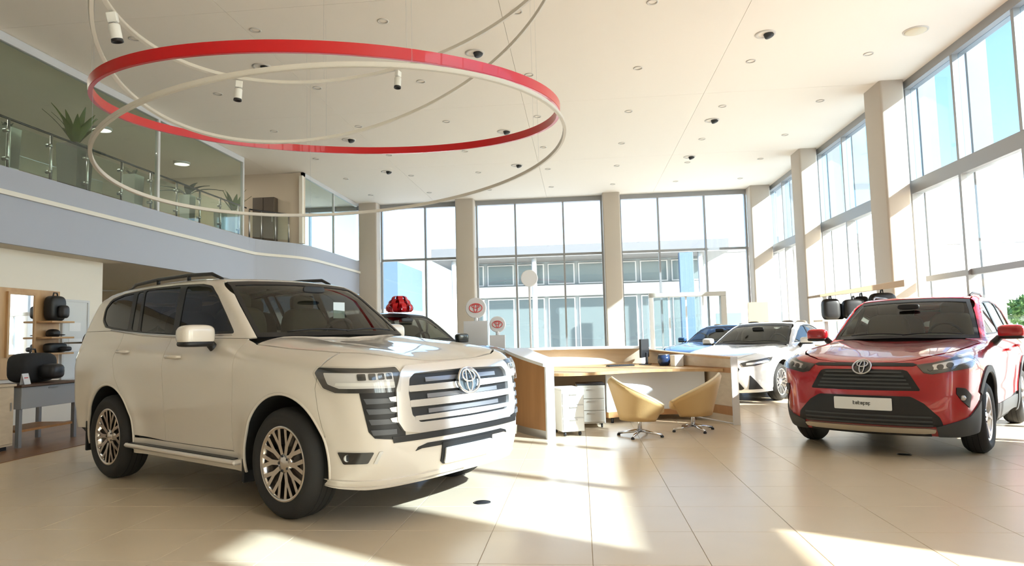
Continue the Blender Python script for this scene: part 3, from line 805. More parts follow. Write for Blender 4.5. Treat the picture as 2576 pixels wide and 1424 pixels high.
def assemble(car, sp, g=.045, detail=True):
    P = car.paint; G = .0028
    car.shell(M_LINER if sp.get('dark', True) else P)
    hf, hs, hr = sp['hood_front'], sp['hood_side'], sp['hood_rear']
    half = hf + hs + hr
    hood = half + [(x, -y) for x, y in reversed(half) if abs(y) > .001]
    car.hood = car.panel('hood', 'T', inset(hood, G), P, g=g)
    ss = sp['seam_start']                      # hood_side points behind the seam belong to the fender
    top = car.conv('T', [p for p in hs if p[0] <= ss + 1e-6], 'S')
    d0, d1, d2, belt = sp['d0'], sp['d1'], sp['d2'], sp['belt']
    fx, fz, fr = sp['arch_f']; rx, rz, rr_ = sp['arch_r']; zs, zb = sp['sill_top'], sp['sill_bot']
    aF = arc(fx, fz, fr, 200, -30, 30, sp.get('sq', 1.)); aR = arc(rx, rz, rr_, 205, -25, 30, sp.get('sq', 1.))
    aFb = [p for p in aF if p[0] <= fx + fr * .72 or p[1] > sp['seam'][-1][1]]
    # fender: hood edge -> door line -> bottom -> arch -> seam
    arch_back = [p for p in aF if p[1] >= zs - .06]
    seam = sp['seam']
    k = [p for p in arch_back if p[0] < seam[-1][0] - .01 or p[1] > seam[-1][1]]
    k = [p for p in arch_back if not (p[0] > fx and p[1] < seam[-1][1])]
    fend = top + d0 + [(k[0][0] - .03, zs - .05)] + k + list(reversed(seam))
    car.panel('front_fender', 'S', inset(fend, G), P, g=g, both=True)
    fd = [at(belt, d0[0][0])] + between(belt, d0[0][0], d1[0][0]) + [at(belt, d1[0][0])] + d1[1:] + list(reversed(d0[1:]))
    car.doors_f = car.panel('front_door', 'S', inset(fd, G), P, g=g, both=True)
    ar_f = [p for p in reversed(aR) if p[0] > d2[-1][0] and p[1] > zs]       # arch points in front of the rear door's rear edge
    low = [p for p in reversed(aR) if p[1] > zs and p[0] >= d2[-1][0] - .001]
    rdoor = [at(belt, d1[0][0])] + between(belt, d1[0][0], d2[0][0]) + [at(belt, d2[0][0])] + d2[1:] + list(reversed(low)) + list(reversed(d1[1:]))
    car.doors_r = car.panel('rear_door', 'S', inset(rdoor, G), P, g=g, both=True)
    arq = [p for p in aR if p[0] < d2[-1][0] - .001 and p[1] > sp['rear_bot']]
    xr = sp['rear_x']
    quarter = [at(belt, d2[0][0])] + between(belt, d2[0][0], xr) + [(xr, belt[-1][1]), (xr - .03, .8), (xr, sp['rear_bot'])] + arq + list(reversed(d2[1:]))
    car.panel('quarter_panel', 'S', inset(quarter, G), P, g=g, both=True)
    sf = [p for p in aF if p[1] < zs and p[0] < fx]; sr = [p for p in aR if p[1] < zs and p[0] > rx]
    sill = [(sf[-1][0], zs), *[p for p in reversed(sf) if p[1] > zb], (sf[0][0] - .01, zb), (sr[-1][0] + .01, zb)] + [p for p in reversed(sr) if p[1] > zb] + [(sr[0][0], zs)]
    sill = [(fx - fr * 1.0, zs), (fx - fr * .97, zb), (rx + rr_ * .97, zb), (rx + rr_ * 1.0, zs)]
    car.panel('sill', 'S', inset(sill, G), sp.get('m_sill', P), g=g, both=True)
    # arch lips (rolled edges) and liners
    for (ax, az, R_) in ((fx, fz, fr), (rx, rz, rr_)):
        pts = arc(ax, az, R_ + .004, 192, -9, 40, sp.get('sq', 1.)); H = car.hit('S', pts)
        for sg in (1, -1):
            MB().tube([(p[0], p[1] * sg + .004 * sg, p[2]) for p in H], .012, 8).build('arch_lip', sp.get('m_arch', P), car.root, True)
            ln_ = MB(); V = []; n = len(pts)
            for p in H: V += [(p[0], p[1] * sg, p[2]), (p[0], sg * .55, p[2])]
            ln_.add(V, [(2 * i, 2 * i + 1, 2 * i + 3, 2 * i + 2) for i in range(n - 1)]).build('arch_liner', M_LINER, car.root)
    # upper side frame with window opening
    we = sp['ws_edge']; wep = car.conv('F', we, 'S')
    ry = sp['roof_y']; rp = car.conv('T', ry, 'S')
    frame = wep + rp + sp['frame_rear'] + list(reversed(between(belt, wep[0][0], sp['frame_rear'][-1][0])))
    dlo = fillet(sp['dlo'], .05)
    car.panel('side_frame', 'S', inset(frame, .001), P, g=g, holes=[dlo], both=True)
    glz = [fillet(q, .03) for q in sp['glass']]
    car.panel('window_trim', 'S', inset(dlo, -.006), M_BLACK, off=-.006, g=.05, holes=glz, both=True)
    for q in glz: car.panel('side_window', 'S', inset(q, -.004), sp['m_glass'], off=-.012, th=.004, g=.06, both=True)
    # roof
    hdr = car.conv('F', sp['ws_top'], 'T')
    hl = ry + sp['roof_rear']
    roof = [p for p in reversed(hdr)] + hl
    roof = roof + [(x, -y) for x, y in reversed(roof) if abs(y) > .001]
    car.roof = car.panel('roof', 'T', inset(roof, .001), P, g=.06)
    # windshield
    ws = sp['ws_bot'] + we[1:] + sp['ws_top'][1:]
    ws = ws + [(-y, z) for y, z in reversed(ws) if abs(y) > .001]
    wi = inset(ws, .04)
    car.panel('windshield_seal', 'F', inset(ws, .003), M_BLACK, off=-.004, g=.06, holes=[wi])
    car.panel('windshield', 'F', inset(wi, -.004), sp['m_ws'], off=-.008, th=.004, g=.06)
    # tailgate and rear window
    tz = sp['tail']
    car.panel('tailgate', 'B', [(-tz[0], tz[1]), (tz[0], tz[1]), (tz[0], tz[2]), (-tz[0], tz[2])], P, g=.07, r=.05)
    car.panel('rear_window', 'B', [(-tz[3], tz[4]), (tz[3], tz[4]), (tz[3] * .86, tz[5]), (-tz[3] * .86, tz[5])], sp['m_glass'], off=.006, g=.07, r=.06)
    car.panel('tail_light', 'B', [(-tz[0], tz[2] - .28), (-tz[0] + .2, tz[2] - .28), (-tz[0] + .2, tz[2] - .1), (-tz[0], tz[2] - .1)], mat('tail_lamp_red', (.35, .01, .01), .2, coat=1.), off=.012, g=.06, r=.03, both=True)
    # front bumper
    bh = [('t', x, y) for x, y in hf] + [('t', x, y) for x, y in hs if x > ss - 1e-6] + [('s', x, z) for x, z in seam] \
        + [('s', x, z) for x, z in aF if x > fx and z < seam[-1][1] and z > sp['bump_bot'] + .02] + sp['bump_low']
    q = car.c(*bh); q = q + [(-a, b) for a, b in reversed(q) if abs(a) > 1e-4]
    car.bump_outline = q
    car.bumper = car.panel('front_bumper', 'C', inset(q, G), P, g=g * .8)
    # handles
    for ds, hx, hz in ((car.doors_f, *sp['handle_f']), (car.doors_r, *sp['handle_r'])):
        H = car.hit('S', [(hx - .11, hz), (hx - .09, hz), (hx + .09, hz), (hx + .11, hz)])
        for k, sg in enumerate((1, -1)):
            h = [(p[0], (p[1] - o) * sg, p[2]) for p, o in zip(H, (0, .035, .035, 0))]
            MB().tube(h, [.012, .016, .016, .012], 8).build('door_handle', sp.get('m_handle', P), ds[k], True)
    for side in (1, -1):
        mirror(car, *sp['mirror'], sp.get('m_mirror', P), side)
    R, rr, w, ns, mr, tk, spl = sp['wheel']
    for x in (0, -car.f.wb):
        for side in (-1, 1): wheel(car, x, side, R, rr, w, ns, mr, tk, spl)
    interior(car, sp['cabin'][0], sp['cabin'][1], sp['cabin'][2], sp['cabin'][3])
    # wipers
    for y0, y1 in ((-.55, .05), (.02, .60)):
        q = [(y0 + (y1 - y0) * t, sp['wiper_z'] + .02 * math.sin(t * 3)) for t in (0, .25, .5, .75, 1)]
        Pp = car.hit('F', q); N = grad(car.f, Pp)
        MB().tube([tuple(p + n * .02) for p, n in zip(Pp, N)], .008, 6).build('wiper', M_BLACK, car.root, True)

def feat(car, name, pts, m, off=.006, th=.02, g=.025, r=0., both=False, parent=None, sym=False, holes=()):
    """a feature of the nose; pts tagged points; sym: right half mirrored to close the outline"""
    q = car.c(*pts)
    if sym: q = q + [(-a, b) for a, b in reversed(q) if abs(a) > 1e-4]
    hs = []
    for h in holes:
        k = car.c(*h)
        if sym: k = k + [(-a, b) for a, b in reversed(k) if abs(a) > 1e-4]
        hs.append(fillet(k, r) if r else k)
    return car.panel(name, 'C', q, m, off, th, g, hs, parent, both=both, r=r)
def F_(*p): return [('f', a, b) for a, b in p]

M_PEARL = mat('pearl_white_paint', (.78, .71, .62), .28, coat=1.0)
M_GLASSD = glass('privacy_glass', (.10, .095, .09), 1.0)
M_GLASSW = glass('windshield_glass', (.42, .46, .40), 1.0)
M_PLATE = mat('plate_white', (.82, .82, .80), .4)
M_GLOSSB = mat('gloss_black', (.012, .012, .013), .12, coat=1.)
M_RIMC = mat('rim_machined', (.62, .58, .54), .18, 1.)
M_GREYCH = mat('satin_chrome', (.60, .60, .61), .28, 1.)

LCF = Form(wb=2.85, wr=.40, ar=.52, flare=.024, cowl=.42, grk=1.,
 S=cv((.2, .90), (.36, .925), (.50, .932), (.60, .935), (.68, .948), (.8, .955), (.95, .962), (1.08, .970), (1.17, .958), (1.25, .925), (1.34, .88)),
 A=cv((-4.1, -.05), (-3.4, -.01), (-2.8, 0), (-.3, 0), (.3, -.01), (.6, -.035), (1., -.10)),
 XF=cv((.2, .80), (.32, .90), (.45, .945), (.60, .955), (.72, .945), (.9, .925), (1.02, .905), (1.12, .875), (1.25, .82)), kf=.20, rf=.20,
 XR=cv((.2, -3.85), (.5, -4.03), (.8, -4.05), (1.2, -3.98), (1.4, -3.93)),
 ZT=cv((-4.1, 1.30), (-1.2, 1.32), (-.42, 1.30), (-.1, 1.265), (.3, 1.225), (.6, 1.18), (.8, 1.125), (.95, 1.04)),
 HB=cv((0, -.012), (.25, -.008), (.5, .012), (.65, .012), (.8, -.02), (1., -.10)), rt=.10,
 ZB=cv((-4.1, .42), (-3.4, .30), (-2.8, .25), (0, .25), (.6, .25), (1., .28)),
 GS=cv((1.2, .925), (1.35, .885), (1.6, .815), (1.8, .755), (1.95, .70)),
 GA=cv((-4.0, -.05), (-3.2, -.008), (-2.4, .0), (-1.4, -.005), (-.9, -.03), (-.4, -.07)),
 WS=cv((1.2, -.30), (1.3, -.42), (1.5, -.68), (1.7, -.95), (1.88, -1.20)), kw=.20, rw=.07,
 GR=cv((1.2, -3.98), (1.4, -3.93), (1.6, -3.85), (1.8, -3.72), (1.9, -3.6)),
 ZR=cv((-4., 1.78), (-3.5, 1.865), (-3., 1.90), (-2.3, 1.915), (-1.7, 1.905), (-1.3, 1.87), (-1., 1.80)), cr=.06, rr=.10, gb=1.15)
LCS = dict(
 hood_front=[(.795, 0), (.79, -.3), (.765, -.52)], hood_side=[(.70, -.63), (.55, -.72), (.42, -.775), (.2, -.81), (-.1, -.84), (-.5, -.855)], hood_rear=[(-.52, -.6), (-.46, -.3), (-.43, 0)],
 seam_start=.42, seam=[(.40, 1.10), (.36, .95), (.40, .80), (.455, .62)],
 arch_f=(-.02, .40, .50), arch_r=(-2.86, .40, .50), sill_top=.43, sill_bot=.28,
 d0=[(-.64, 1.31), (-.66, 1.1), (-.69, .8), (-.72, .55), (-.70, .43)], d1=[(-1.80, 1.345), (-1.80, .9), (-1.79, .43)],
 d2=[(-2.78, 1.41), (-2.80, 1.15), (-2.72, .98), (-2.60, .86)],
 belt=[(-.45, 1.30), (-.64, 1.318), (-1.2, 1.33), (-1.8, 1.345), (-2.4, 1.375), (-2.8, 1.41), (-3.1, 1.435), (-3.6, 1.44), (-3.93, 1.44)],
 rear_bot=.42, rear_x=-3.93,
 ws_edge=[(-.80, 1.325), (-.765, 1.5), (-.715, 1.7), (-.66, 1.835)], ws_top=[(-.66, 1.835), (-.45, 1.85), (-.2, 1.858), (0, 1.86)], ws_bot=[(0, 1.335), (-.3, 1.33), (-.6, 1.328), (-.80, 1.325)],
 roof_y=[(-1.40, -.665), (-1.8, -.675), (-2.4, -.68), (-3.0, -.67), (-3.4, -.645), (-3.66, -.60)], roof_rear=[(-3.72, -.3), (-3.74, 0)],
 frame_rear=[(-3.80, 1.72), (-3.88, 1.55), (-3.93, 1.44)],
 dlo=[(-.83, 1.36), (-1.02, 1.53), (-1.22, 1.70), (-1.36, 1.795), (-1.55, 1.825), (-2.0, 1.845), (-2.6, 1.845), (-3.1, 1.82), (-3.36, 1.775), (-3.46, 1.68), (-3.42, 1.55), (-3.28, 1.475), (-3.08, 1.45), (-2.65, 1.41), (-1.78, 1.365)],
 glass=[[(-.90, 1.385), (-1.05, 1.53), (-1.24, 1.69), (-1.40, 1.785), (-1.60, 1.81), (-1.82, 1.82), (-1.72, 1.38)],
        [(-1.82, 1.385), (-1.93, 1.825), (-2.4, 1.83), (-2.62, 1.828), (-2.46, 1.415)],
        [(-2.52, 1.42), (-2.66, 1.825), (-2.78, 1.82), (-2.66, 1.435)],
        [(-2.74, 1.44), (-2.86, 1.815), (-3.1, 1.80), (-3.33, 1.755), (-3.43, 1.67), (-3.39, 1.56), (-3.26, 1.492), (-3.06, 1.47)]],
 m_glass=M_GLASSD, m_ws=M_GLASSW, tail=(.72, .50, 1.30, .66, 1.36, 1.74), bump_bot=.27,
 bump_low=[('s', .40, .285), ('f', -.80, .272), ('f', -.6, .272), ('f', -.3, .29), ('f', 0, .292)],
 handle_f=(-1.60, 1.175), handle_r=(-2.60, 1.225), mirror=(-1.03, 1.06, 1.355, .095, .14, .085),
 wheel=(.40, .275, .27, 10, M_RIMC, .855, True), cabin=(1.30, [-.62, -1.55, -2.45], .80, 1.86), wiper_z=1.352)

lc = Car('suv', LCF, (-1.68, 5.68, -31.3), M_PEARL, 'large pearl white SUV in the foreground, facing right', 'car', 'display cars')
assemble(lc, LCS, .04)
def lc_front(c, grille_m=M_TRIM):
    b = c.bumper
    # grille
    feat(c, 'grille_mesh', F_((0, 1.07), (-.56, 1.06), (-.62, .98), (-.60, .70), (-.5, .65), (0, .645)), M_BLACK, .002, .01, sym=True)
    fr_o = F_((0, 1.088), (-.55, 1.082), (-.60, 1.05), (-.655, .93), (-.665, .72), (-.62, .645), (-.50, .625), (0, .625))
    fr_i = F_((0, 1.035), (-.50, 1.030), (-.545, 1.0), (-.565, .90), (-.55, .75), (-.49, .695), (0, .69))
    fr = feat(c, 'grille_frame', fr_o, grille_m, .028, .04, .02, .012, sym=True, holes=[fr_i])
    for z0, z1 in ((.905, .955), (.80, .855), (.705, .745)):
        w = .56 if z0 > .75 else .53
        feat(c, 'grille_bar', F_((0, z1), (-w, z1 - .004), (-w, z0 + .004), (0, z0)), grille_m, .030, .035, .02, .008, sym=True, parent=fr)
    for z in (.99, .875, .77):
        feat(c, 'grille_slat', F_((0, z + .012), (-.40, z + .012), (-.40, z - .018), (0, z - .018)), mat('grille_grey', (.30, .30, .32), .3, .6), .010, .01, .03, sym=True, parent=fr)
    for z in (.87, .80, .73):
        feat(c, 'grille_tooth', F_((-.655, z + .018), (-.71, z + .012), (-.70, z - .012), (-.655, z - .022)), grille_m, .022, .02, .02, both=True)
    emblem(c, 0, .945, .118, .082, .055, M_CHROME)
    feat(c, 'emblem_plate', F_(*[(.108 * math.cos(t), .945 + .073 * math.sin(t)) for t in [2 * math.pi * i / 24 for i in range(24)]]), mat('emblem_blue_grey', (.10, .14, .18), .1, coat=1.), .040, .03, .03)
    # vents under the headlamps
    vt = feat(c, 'side_vent', [('f', -.60, .93), ('f', -.80, .925), ('f', -.865, .925), ('f', -.85, .80), ('f', -.83, .66), ('f', -.80, .615), ('f', -.70, .60), ('f', -.60, .60)], M_BLACK, .004, .02, .03, both=True)
    for z in (.86, .79, .72, .65):
        w = .855 - (.925 - z) * .13
        feat(c, 'vent_louvre', F_((-.67, z + .018), (-w, z + .022), (-w + .012, z - .014), (-.67, z - .016)), mat('vent_grey', (.10, .105, .115), .4), .014, .012, .03, both=True, parent=vt)
    feat(c, 'lower_black_strip', F_((0, .622), (-.70, .618), (-.69, .575), (0, .578)), M_BLACK, .010, .02, .03, sym=True)
    # headlamps
    hp = [('s', .40, 1.095), ('f', -.80, 1.082), ('f', -.62, 1.085), ('f', -.60, 1.05), ('f', -.625, .915), ('f', -.80, .920), ('s', .56, .925), ('s', .45, .955), ('s', .37, 1.06)]
    hh = feat(c, 'headlamp', hp, M_SMOKE, .010, .02, .03, .01, both=True)
    hi = [('s', .46, 1.06), ('f', -.80, 1.05), ('f', -.66, 1.05), ('f', -.655, .945), ('f', -.80, .95), ('s', .60, .955), ('s', .50, .985)]
    feat(c, 'lamp_reflector', hi, mat('lamp_white_inner', (.70, .68, .66), .3), .016, .01, .03, .01, both=True, parent=hh)
    for k in range(4):
        y = -.69 - k * .052
        feat(c, 'lamp_projector', F_((y + .018, 1.045), (y - .02, 1.045), (y - .02, 1.005), (y + .018, 1.005)), M_SMOKE, .022, .01, .02, .006, both=True, parent=hh)
    feat(c, 'daytime_strip', [('f', -.66, .985), ('f', -.80, .99), ('s', .58, .995), ('s', .57, .975), ('f', -.80, .965), ('f', -.66, .96)], M_LAMPW, .022, .01, .03, both=True, parent=hh)
    feat(c, 'lamp_lens', inset_tag(hp), M_LENS, .030, .008, .03, .01, both=True, parent=hh)
    # lower bumper: slot, plate, fog lamps
    feat(c, 'lower_intake', F_((0, .545), (-.42, .545), (-.50, .525), (-.52, .50), (-.47, .512), (0, .515)), M_BLACK, .006, .02, .02, sym=True)
    feat(c, 'plate_holder', F_((0, .53), (-.285, .53), (-.285, .395), (-.26, .375), (0, .375)), M_BLACK, .012, .02, .03, sym=True)
    pl = feat(c, 'licence_plate', F_((0, .492), (-.26, .492), (-.26, .384), (0, .384)), M_PLATE, .026, .012, .04, .01, sym=True)
    fg = feat(c, 'fog_lamp_bezel', [('s', .565, .522), ('f', -.80, .522), ('f', -.825, .448), ('s', .61, .442)], M_GLOSSB, .008, .02, .02, .01, both=True)
    P = c.hit('S', [(.60, .485)])[0]
    for k, sg in enumerate((1, -1)):
        MB().lathe([(0, -.006), (.02, -.004), (.024, .01)], 16, 'x', (P[0] + .04, (P[1] - .0) * sg, P[2])).build('fog_lamp', M_LAMPW, fg[k], True)
    feat(c, 'bumper_trim', F_((-.755, .525), (-.775, .525), (-.80, .445), (-.782, .445)), M_GREYCH, .010, .015, .02, both=True)
    feat(c, 'lower_valance', [('s', .42, .33), ('f', -.80, .30), ('f', 0, .31), ('f', 0, .285), ('f', -.8, .268), ('s', .42, .285)], M_PEARL if c.paint == M_PEARL else c.paint, .012, .02, .04, sym=True)
    # tow hook cover
    # black cowl
def inset_tag(p): return p
lc_front(lc)
def suv_extras(c, m_step_top=M_BLACK, rails=True):
    for sg in (1, -1):
        st = MB()
        V = []
        x0, x1 = -.58, -2.44
        stp = MB().box((x1, -1.005, .335), (x0, -.90, .375), .014)
        v = [(x, y * sg * -1 if sg < 0 else y, z) for x, y, z in stp.v]
        if sg > 0:
            so = mesh('side_step', stp.v, stp.f, c.paint, c.root)
        else:
            so = mesh('side_step', [(x, -y, z) for x, y, z in stp.v], [q[::-1] for q in stp.f], c.paint, c.root)
        pd = MB().box((x1 + .05, min(-.985 * sg, -.88 * sg), .374), (x0 - .05, max(-.985 * sg, -.88 * sg), .382)).build('tread_pad', M_BLACK, so)
        MB().box((x1 + .02, min(-.90 * sg, -.80 * sg), .30), (x0 - .02, max(-.90 * sg, -.80 * sg), .38)).build('step_bracket', M_BLACK, c.root)
        if rails:
            pts = [(-1.45, -.60), (-1.6, -.615), (-2.0, -.625), (-2.6, -.625), (-3.1, -.61), (-3.35, -.59)]
            H = c.hit('T', pts); rz = [.004, .045, .05, .05, .045, .004]
            MB().tube([(p[0], p[1] * sg, p[2] + r) for p, r in zip(H, rz)], [.012, .018, .018, .018, .018, .012], 8).build('roof_rail', M_BLACK, c.root, True)
            for i in (2, 3):
                MB().tube([(H[i][0], H[i][1] * sg, H[i][2] - .01), (H[i][0], H[i][1] * sg, H[i][2] + .05)], .018, 8).build('rail_foot', M_BLACK, c.root, True)
        # mud flap and belt chrome
        MB().box((-.56, min(-.95 * sg, -.72 * sg), .20), (-.53, max(-.95 * sg, -.72 * sg), .46), .006).build('mud_flap', M_BLACK, c.root)
        MB().box((-3.42, min(-.95 * sg, -.72 * sg), .22), (-3.39, max(-.95 * sg, -.72 * sg), .52), .006).build('mud_flap', M_BLACK, c.root)
        H = c.hit('S', [(-.86, 1.352), (-1.2, 1.352), (-1.78, 1.36), (-2.3, 1.385), (-2.7, 1.412), (-3.1, 1.445)])
        MB().tube([(p[0], p[1] * sg, p[2]) for p in H], .008, 6).build('belt_trim', M_GREYCH, c.root, True)
suv_extras(lc)

# paper card behind the windshield, small mirror sensor
MB().box((-.79, .12, 1.49), (-.785, .25, 1.64)).build('paper_card', mat('paper_pale', (.75, .85, .9), .6), lc.root)

# ------------------------------------------------------------------ small red SUV
M_REDP = mat('red_metallic_paint', (.42, .012, .018), .25, .15, coat=1.0)
M_CLAD = mat('grey_cladding', (.055, .058, .06), .6, bump=(120, .05))
RVF = Form(wb=2.69, wr=.36, ar=.46, flare=.024, cowl=.60, grk=1.,
 S=cv((.2, .85), (.35, .885), (.46, .892), (.55, .895), (.66, .908), (.8, .916), (.9, .918), (.98, .908), (1.05, .885), (1.14, .85)),
 A=cv((-3.7, -.06), (-3., -.01), (-2.4, 0), (-.3, 0), (.3, -.01), (.6, -.04), (1., -.12)),
 XF=cv((.2, .78), (.3, .88), (.4, .92), (.55, .925), (.7, .915), (.85, .89), (.95, .85), (1.02, .80)), kf=.24, rf=.2,
 XR=cv((.2, -3.5), (.5, -3.65), (.8, -3.67), (1.1, -3.6)),
 ZT=cv((-3.7, 1.10), (-1.4, 1.13), (-.60, 1.115), (-.2, 1.09), (.2, 1.055), (.5, 1.01), (.72, .965), (.95, .86)),
 HB=cv((0, -.012), (.3, -.004), (.5, .014), (.62, .012), (.82, -.035), (1., -.1)), rt=.10,
 ZB=cv((-3.7, .4), (-3., .26), (0, .2), (.6, .2), (1., .24)),
 GS=cv((1.0, .875), (1.15, .835), (1.35, .765), (1.55, .69), (1.7, .625)),
 GA=cv((-3.6, -.08), (-2.8, -.015), (-2., .0), (-1.4, -.005), (-.9, -.03), (-.5, -.07)),
 WS=cv((1.0, -.46), (1.1, -.60), (1.3, -.88), (1.5, -1.18), (1.64, -1.42)), kw=.22, rw=.07,
 GR=cv((1., -3.62), (1.2, -3.52), (1.4, -3.36), (1.6, -3.1)),
 ZR=cv((-3.6, 1.50), (-3., 1.60), (-2.3, 1.66), (-1.9, 1.665), (-1.5, 1.64), (-1.2, 1.59)), cr=.06, rr=.09, gb=.95)
RVS = dict(
 hood_front=[(.79, 0), (.785, -.25), (.755, -.46)], hood_side=[(.66, -.58), (.50, -.67), (.35, -.72), (.1, -.755), (-.2, -.775), (-.62, -.795)], hood_rear=[(-.66, -.55), (-.60, -.25), (-.585, 0)],
 seam_start=.35, seam=[(.33, .99), (.30, .90), (.36, .76), (.425, .56)],
 arch_f=(0, .36, .45), arch_r=(-2.69, .36, .45), sill_top=.42, sill_bot=.25,
 d0=[(-.72, 1.135), (-.74, .95), (-.76, .7), (-.76, .42)], d1=[(-1.72, 1.15), (-1.74, .8), (-1.74, .42)],
 d2=[(-2.62, 1.185), (-2.64, 1.0), (-2.56, .88), (-2.44, .80)],
 belt=[(-.58, 1.12), (-.72, 1.135), (-1.2, 1.142), (-1.72, 1.152), (-2.2, 1.168), (-2.62, 1.188), (-2.9, 1.20), (-3.3, 1.205), (-3.52, 1.205)],
 rear_bot=.40, rear_x=-3.52,
 ws_edge=[(-.765, 1.135), (-.715, 1.30), (-.65, 1.48), (-.595, 1.60)], ws_top=[(-.595, 1.60), (-.4, 1.618), (-.2, 1.625), (0, 1.627)], ws_bot=[(0, 1.148), (-.3, 1.143), (-.6, 1.138), (-.765, 1.135)],
 roof_y=[(-1.62, -.585), (-2.0, -.60), (-2.5, -.595), (-2.9, -.565), (-3.1, -.53)], roof_rear=[(-3.2, -.3), (-3.22, 0)],
 frame_rear=[(-3.24, 1.52), (-3.38, 1.38), (-3.52, 1.205)],
 dlo=[(-.92, 1.165), (-1.10, 1.28), (-1.36, 1.44), (-1.56, 1.545), (-1.8, 1.575), (-2.3, 1.585), (-2.75, 1.55), (-3.02, 1.47), (-3.18, 1.36), (-3.22, 1.27), (-2.6, 1.215), (-1.7, 1.178)],
 glass=[[(-.98, 1.185), (-1.12, 1.275), (-1.38, 1.43), (-1.58, 1.53), (-1.76, 1.555), (-1.70, 1.195)],
        [(-1.78, 1.20), (-1.85, 1.56), (-2.3, 1.57), (-2.52, 1.555), (-2.50, 1.225)],
        [(-2.58, 1.23), (-2.62, 1.545), (-2.76, 1.53), (-3.0, 1.455), (-3.15, 1.355), (-3.18, 1.285)]],
 m_glass=M_GLASSD, m_ws=M_GLASSW, tail=(.66, .45, 1.08, .58, 1.15, 1.5), bump_bot=.22,
 bump_low=[('s', .38, .262), ('f', -.74, .232), ('f', -.5, .225), ('f', -.25, .225), ('f', 0, .225)],
 handle_f=(-1.55, .985), handle_r=(-2.45, 1.01), mirror=(-.96, 1.02, 1.20, .075, .125, .075),
 wheel=(.362, .245, .23, 5, mat('rim_silver', (.72, .72, .74), .25, 1.), .80, True), cabin=(1.12, [-.85, -1.65, -2.45], .74, 1.62), wiper_z=1.165,
 m_sill=M_CLAD, m_arch=M_CLAD)
rv = Car('compact_suv', RVF, (3.333, 7.919, -127.0), M_REDP, 'red compact SUV at the right, facing the camera', 'car', 'display cars')
assemble(rv, RVS, .045)
def rv_front(c):
    # cladding: wheel arches, lower bumper
    for (ax, az, R_) in (RVS['arch_f'], RVS['arch_r']):
        o = arc(ax, az, R_ + .065, 196, -16, 26); i = arc(ax, az, R_ + .005, -16, 196, 26)
        if ax == 0: o = [p for p in o if p[0] < .34 or p[1] > .60]; i = [p for p in i if p[0] < .34 or p[1] > .56]
        c.panel('arch_cladding', 'S', o + i, M_CLAD, .012, .02, .04, both=True)
    feat(c, 'corner_cladding', [('s', .405, .56), ('s', .50, .50), ('f', -.84, .42), ('f', -.74, .375), ('f', -.60, .33), ('f', -.60, .235), ('f', -.74, .232), ('s', .40, .262)], M_CLAD, .014, .02, .03, .01, both=True)
    # black slit under the bonnet
    feat(c, 'bonnet_gap', F_((0, .925), (-.44, .925), (-.48, .91), (-.44, .895), (0, .895)), M_BLACK, .004, .01, .03, sym=True)
    # upper grille, red surround of body colour
    gm = feat(c, 'upper_grille', F_((0, .865), (-.36, .862), (-.40, .85), (-.50, .675), (-.48, .655), (0, .655)), M_BLACK, .004, .015, .025, .01, sym=True)
    for z in (.835, .80, .765, .73, .695):
        w = .34 + (.85 - z) * .55
        feat(c, 'grille_bar', F_((0, z + .008), (-w, z + .008), (-w - .004, z - .008), (0, z - .008)), M_CLAD, .014, .012, .03, sym=True, parent=gm)
    emblem(c, 0, .868, .085, .058, .035, M_GREYCH)
    feat(c, 'emblem_plate', F_(*[(.078 * math.cos(t), .868 + .052 * math.sin(t)) for t in [2 * math.pi * i / 20 for i in range(20)]]), M_GLOSSB, .022, .02, .03)
    feat(c, 'grille_brow', F_((0, .66), (-.50, .665), (-.54, .64), (-.48, .625), (0, .622)), c.paint, .016, .02, .025, .006, sym=True)
    # lower intake with plate and skid plate
    li = feat(c, 'lower_intake', F_((0, .61), (-.42, .61), (-.52, .55), (-.64, .42), (-.66, .34), (-.56, .325), (0, .325)), M_BLACK, .006, .02, .03, .02, sym=True)
    for z in (.42, .38, .345): feat(c, 'intake_bar', F_((0, z + .008), (-.58, z + .008), (-.58, z - .008), (0, z - .008)), M_CLAD, .014, .012, .03, sym=True, parent=li)
    feat(c, 'skid_bar', F_((0, .315), (-.54, .318), (-.60, .31), (-.585, .278), (-.5, .268), (0, .262)), mat('skid_silver', (.62, .58, .50), .3, .8), .022, .03, .03, .01, sym=True)
    feat(c, 'lower_lip', F_((0, .262), (-.55, .265), (-.55, .235), (0, .228)), M_BLACK, .010, .02, .03, sym=True)
    pl = feat(c, 'licence_plate', F_((0, .59), (-.262, .59), (-.262, .472), (0, .472)), M_PLATE, .030, .012, .04, .01, sym=True)
    P = c.hit('F', [(0, .54)])[0]
    # small dark lettering, too small to read, in the middle of the plate
    t = MB(); y = -.082; rs = np.random.RandomState(4)
    for k, (asc, des) in enumerate(((1, 0), (0, 0), (1, 0), (0, 0), (0, 1), (0, 0), (0, 1))):
        z0 = .522 - .012 * des; z1 = .546 + .012 * asc
        t.box((P[0] + .029, y, z0), (P[0] + .034, y + .005, z1)); t.box((P[0] + .029, y, .541), (P[0] + .034, y + .017, .546))
        t.box((P[0] + .029, y, .522), (P[0] + .034, y + .017, .526)); 
        if k % 2: t.box((P[0] + .029, y + .012, .522), (P[0] + .034, y + .017, .546))
        y += .0235
    t.build('lettering', M_BLACK, pl)
    # headlamps
    hp = [('f', -.47, .905), ('f', -.60, .925), ('s', .50, .995), ('s', .33, 1.0), ('s', .42, .93), ('s', .56, .88), ('f', -.72, .845), ('f', -.60, .82), ('f', -.53, .835)]
    hh = feat(c, 'headlamp', hp, M_SMOKE, .010, .02, .025, .01, both=True)
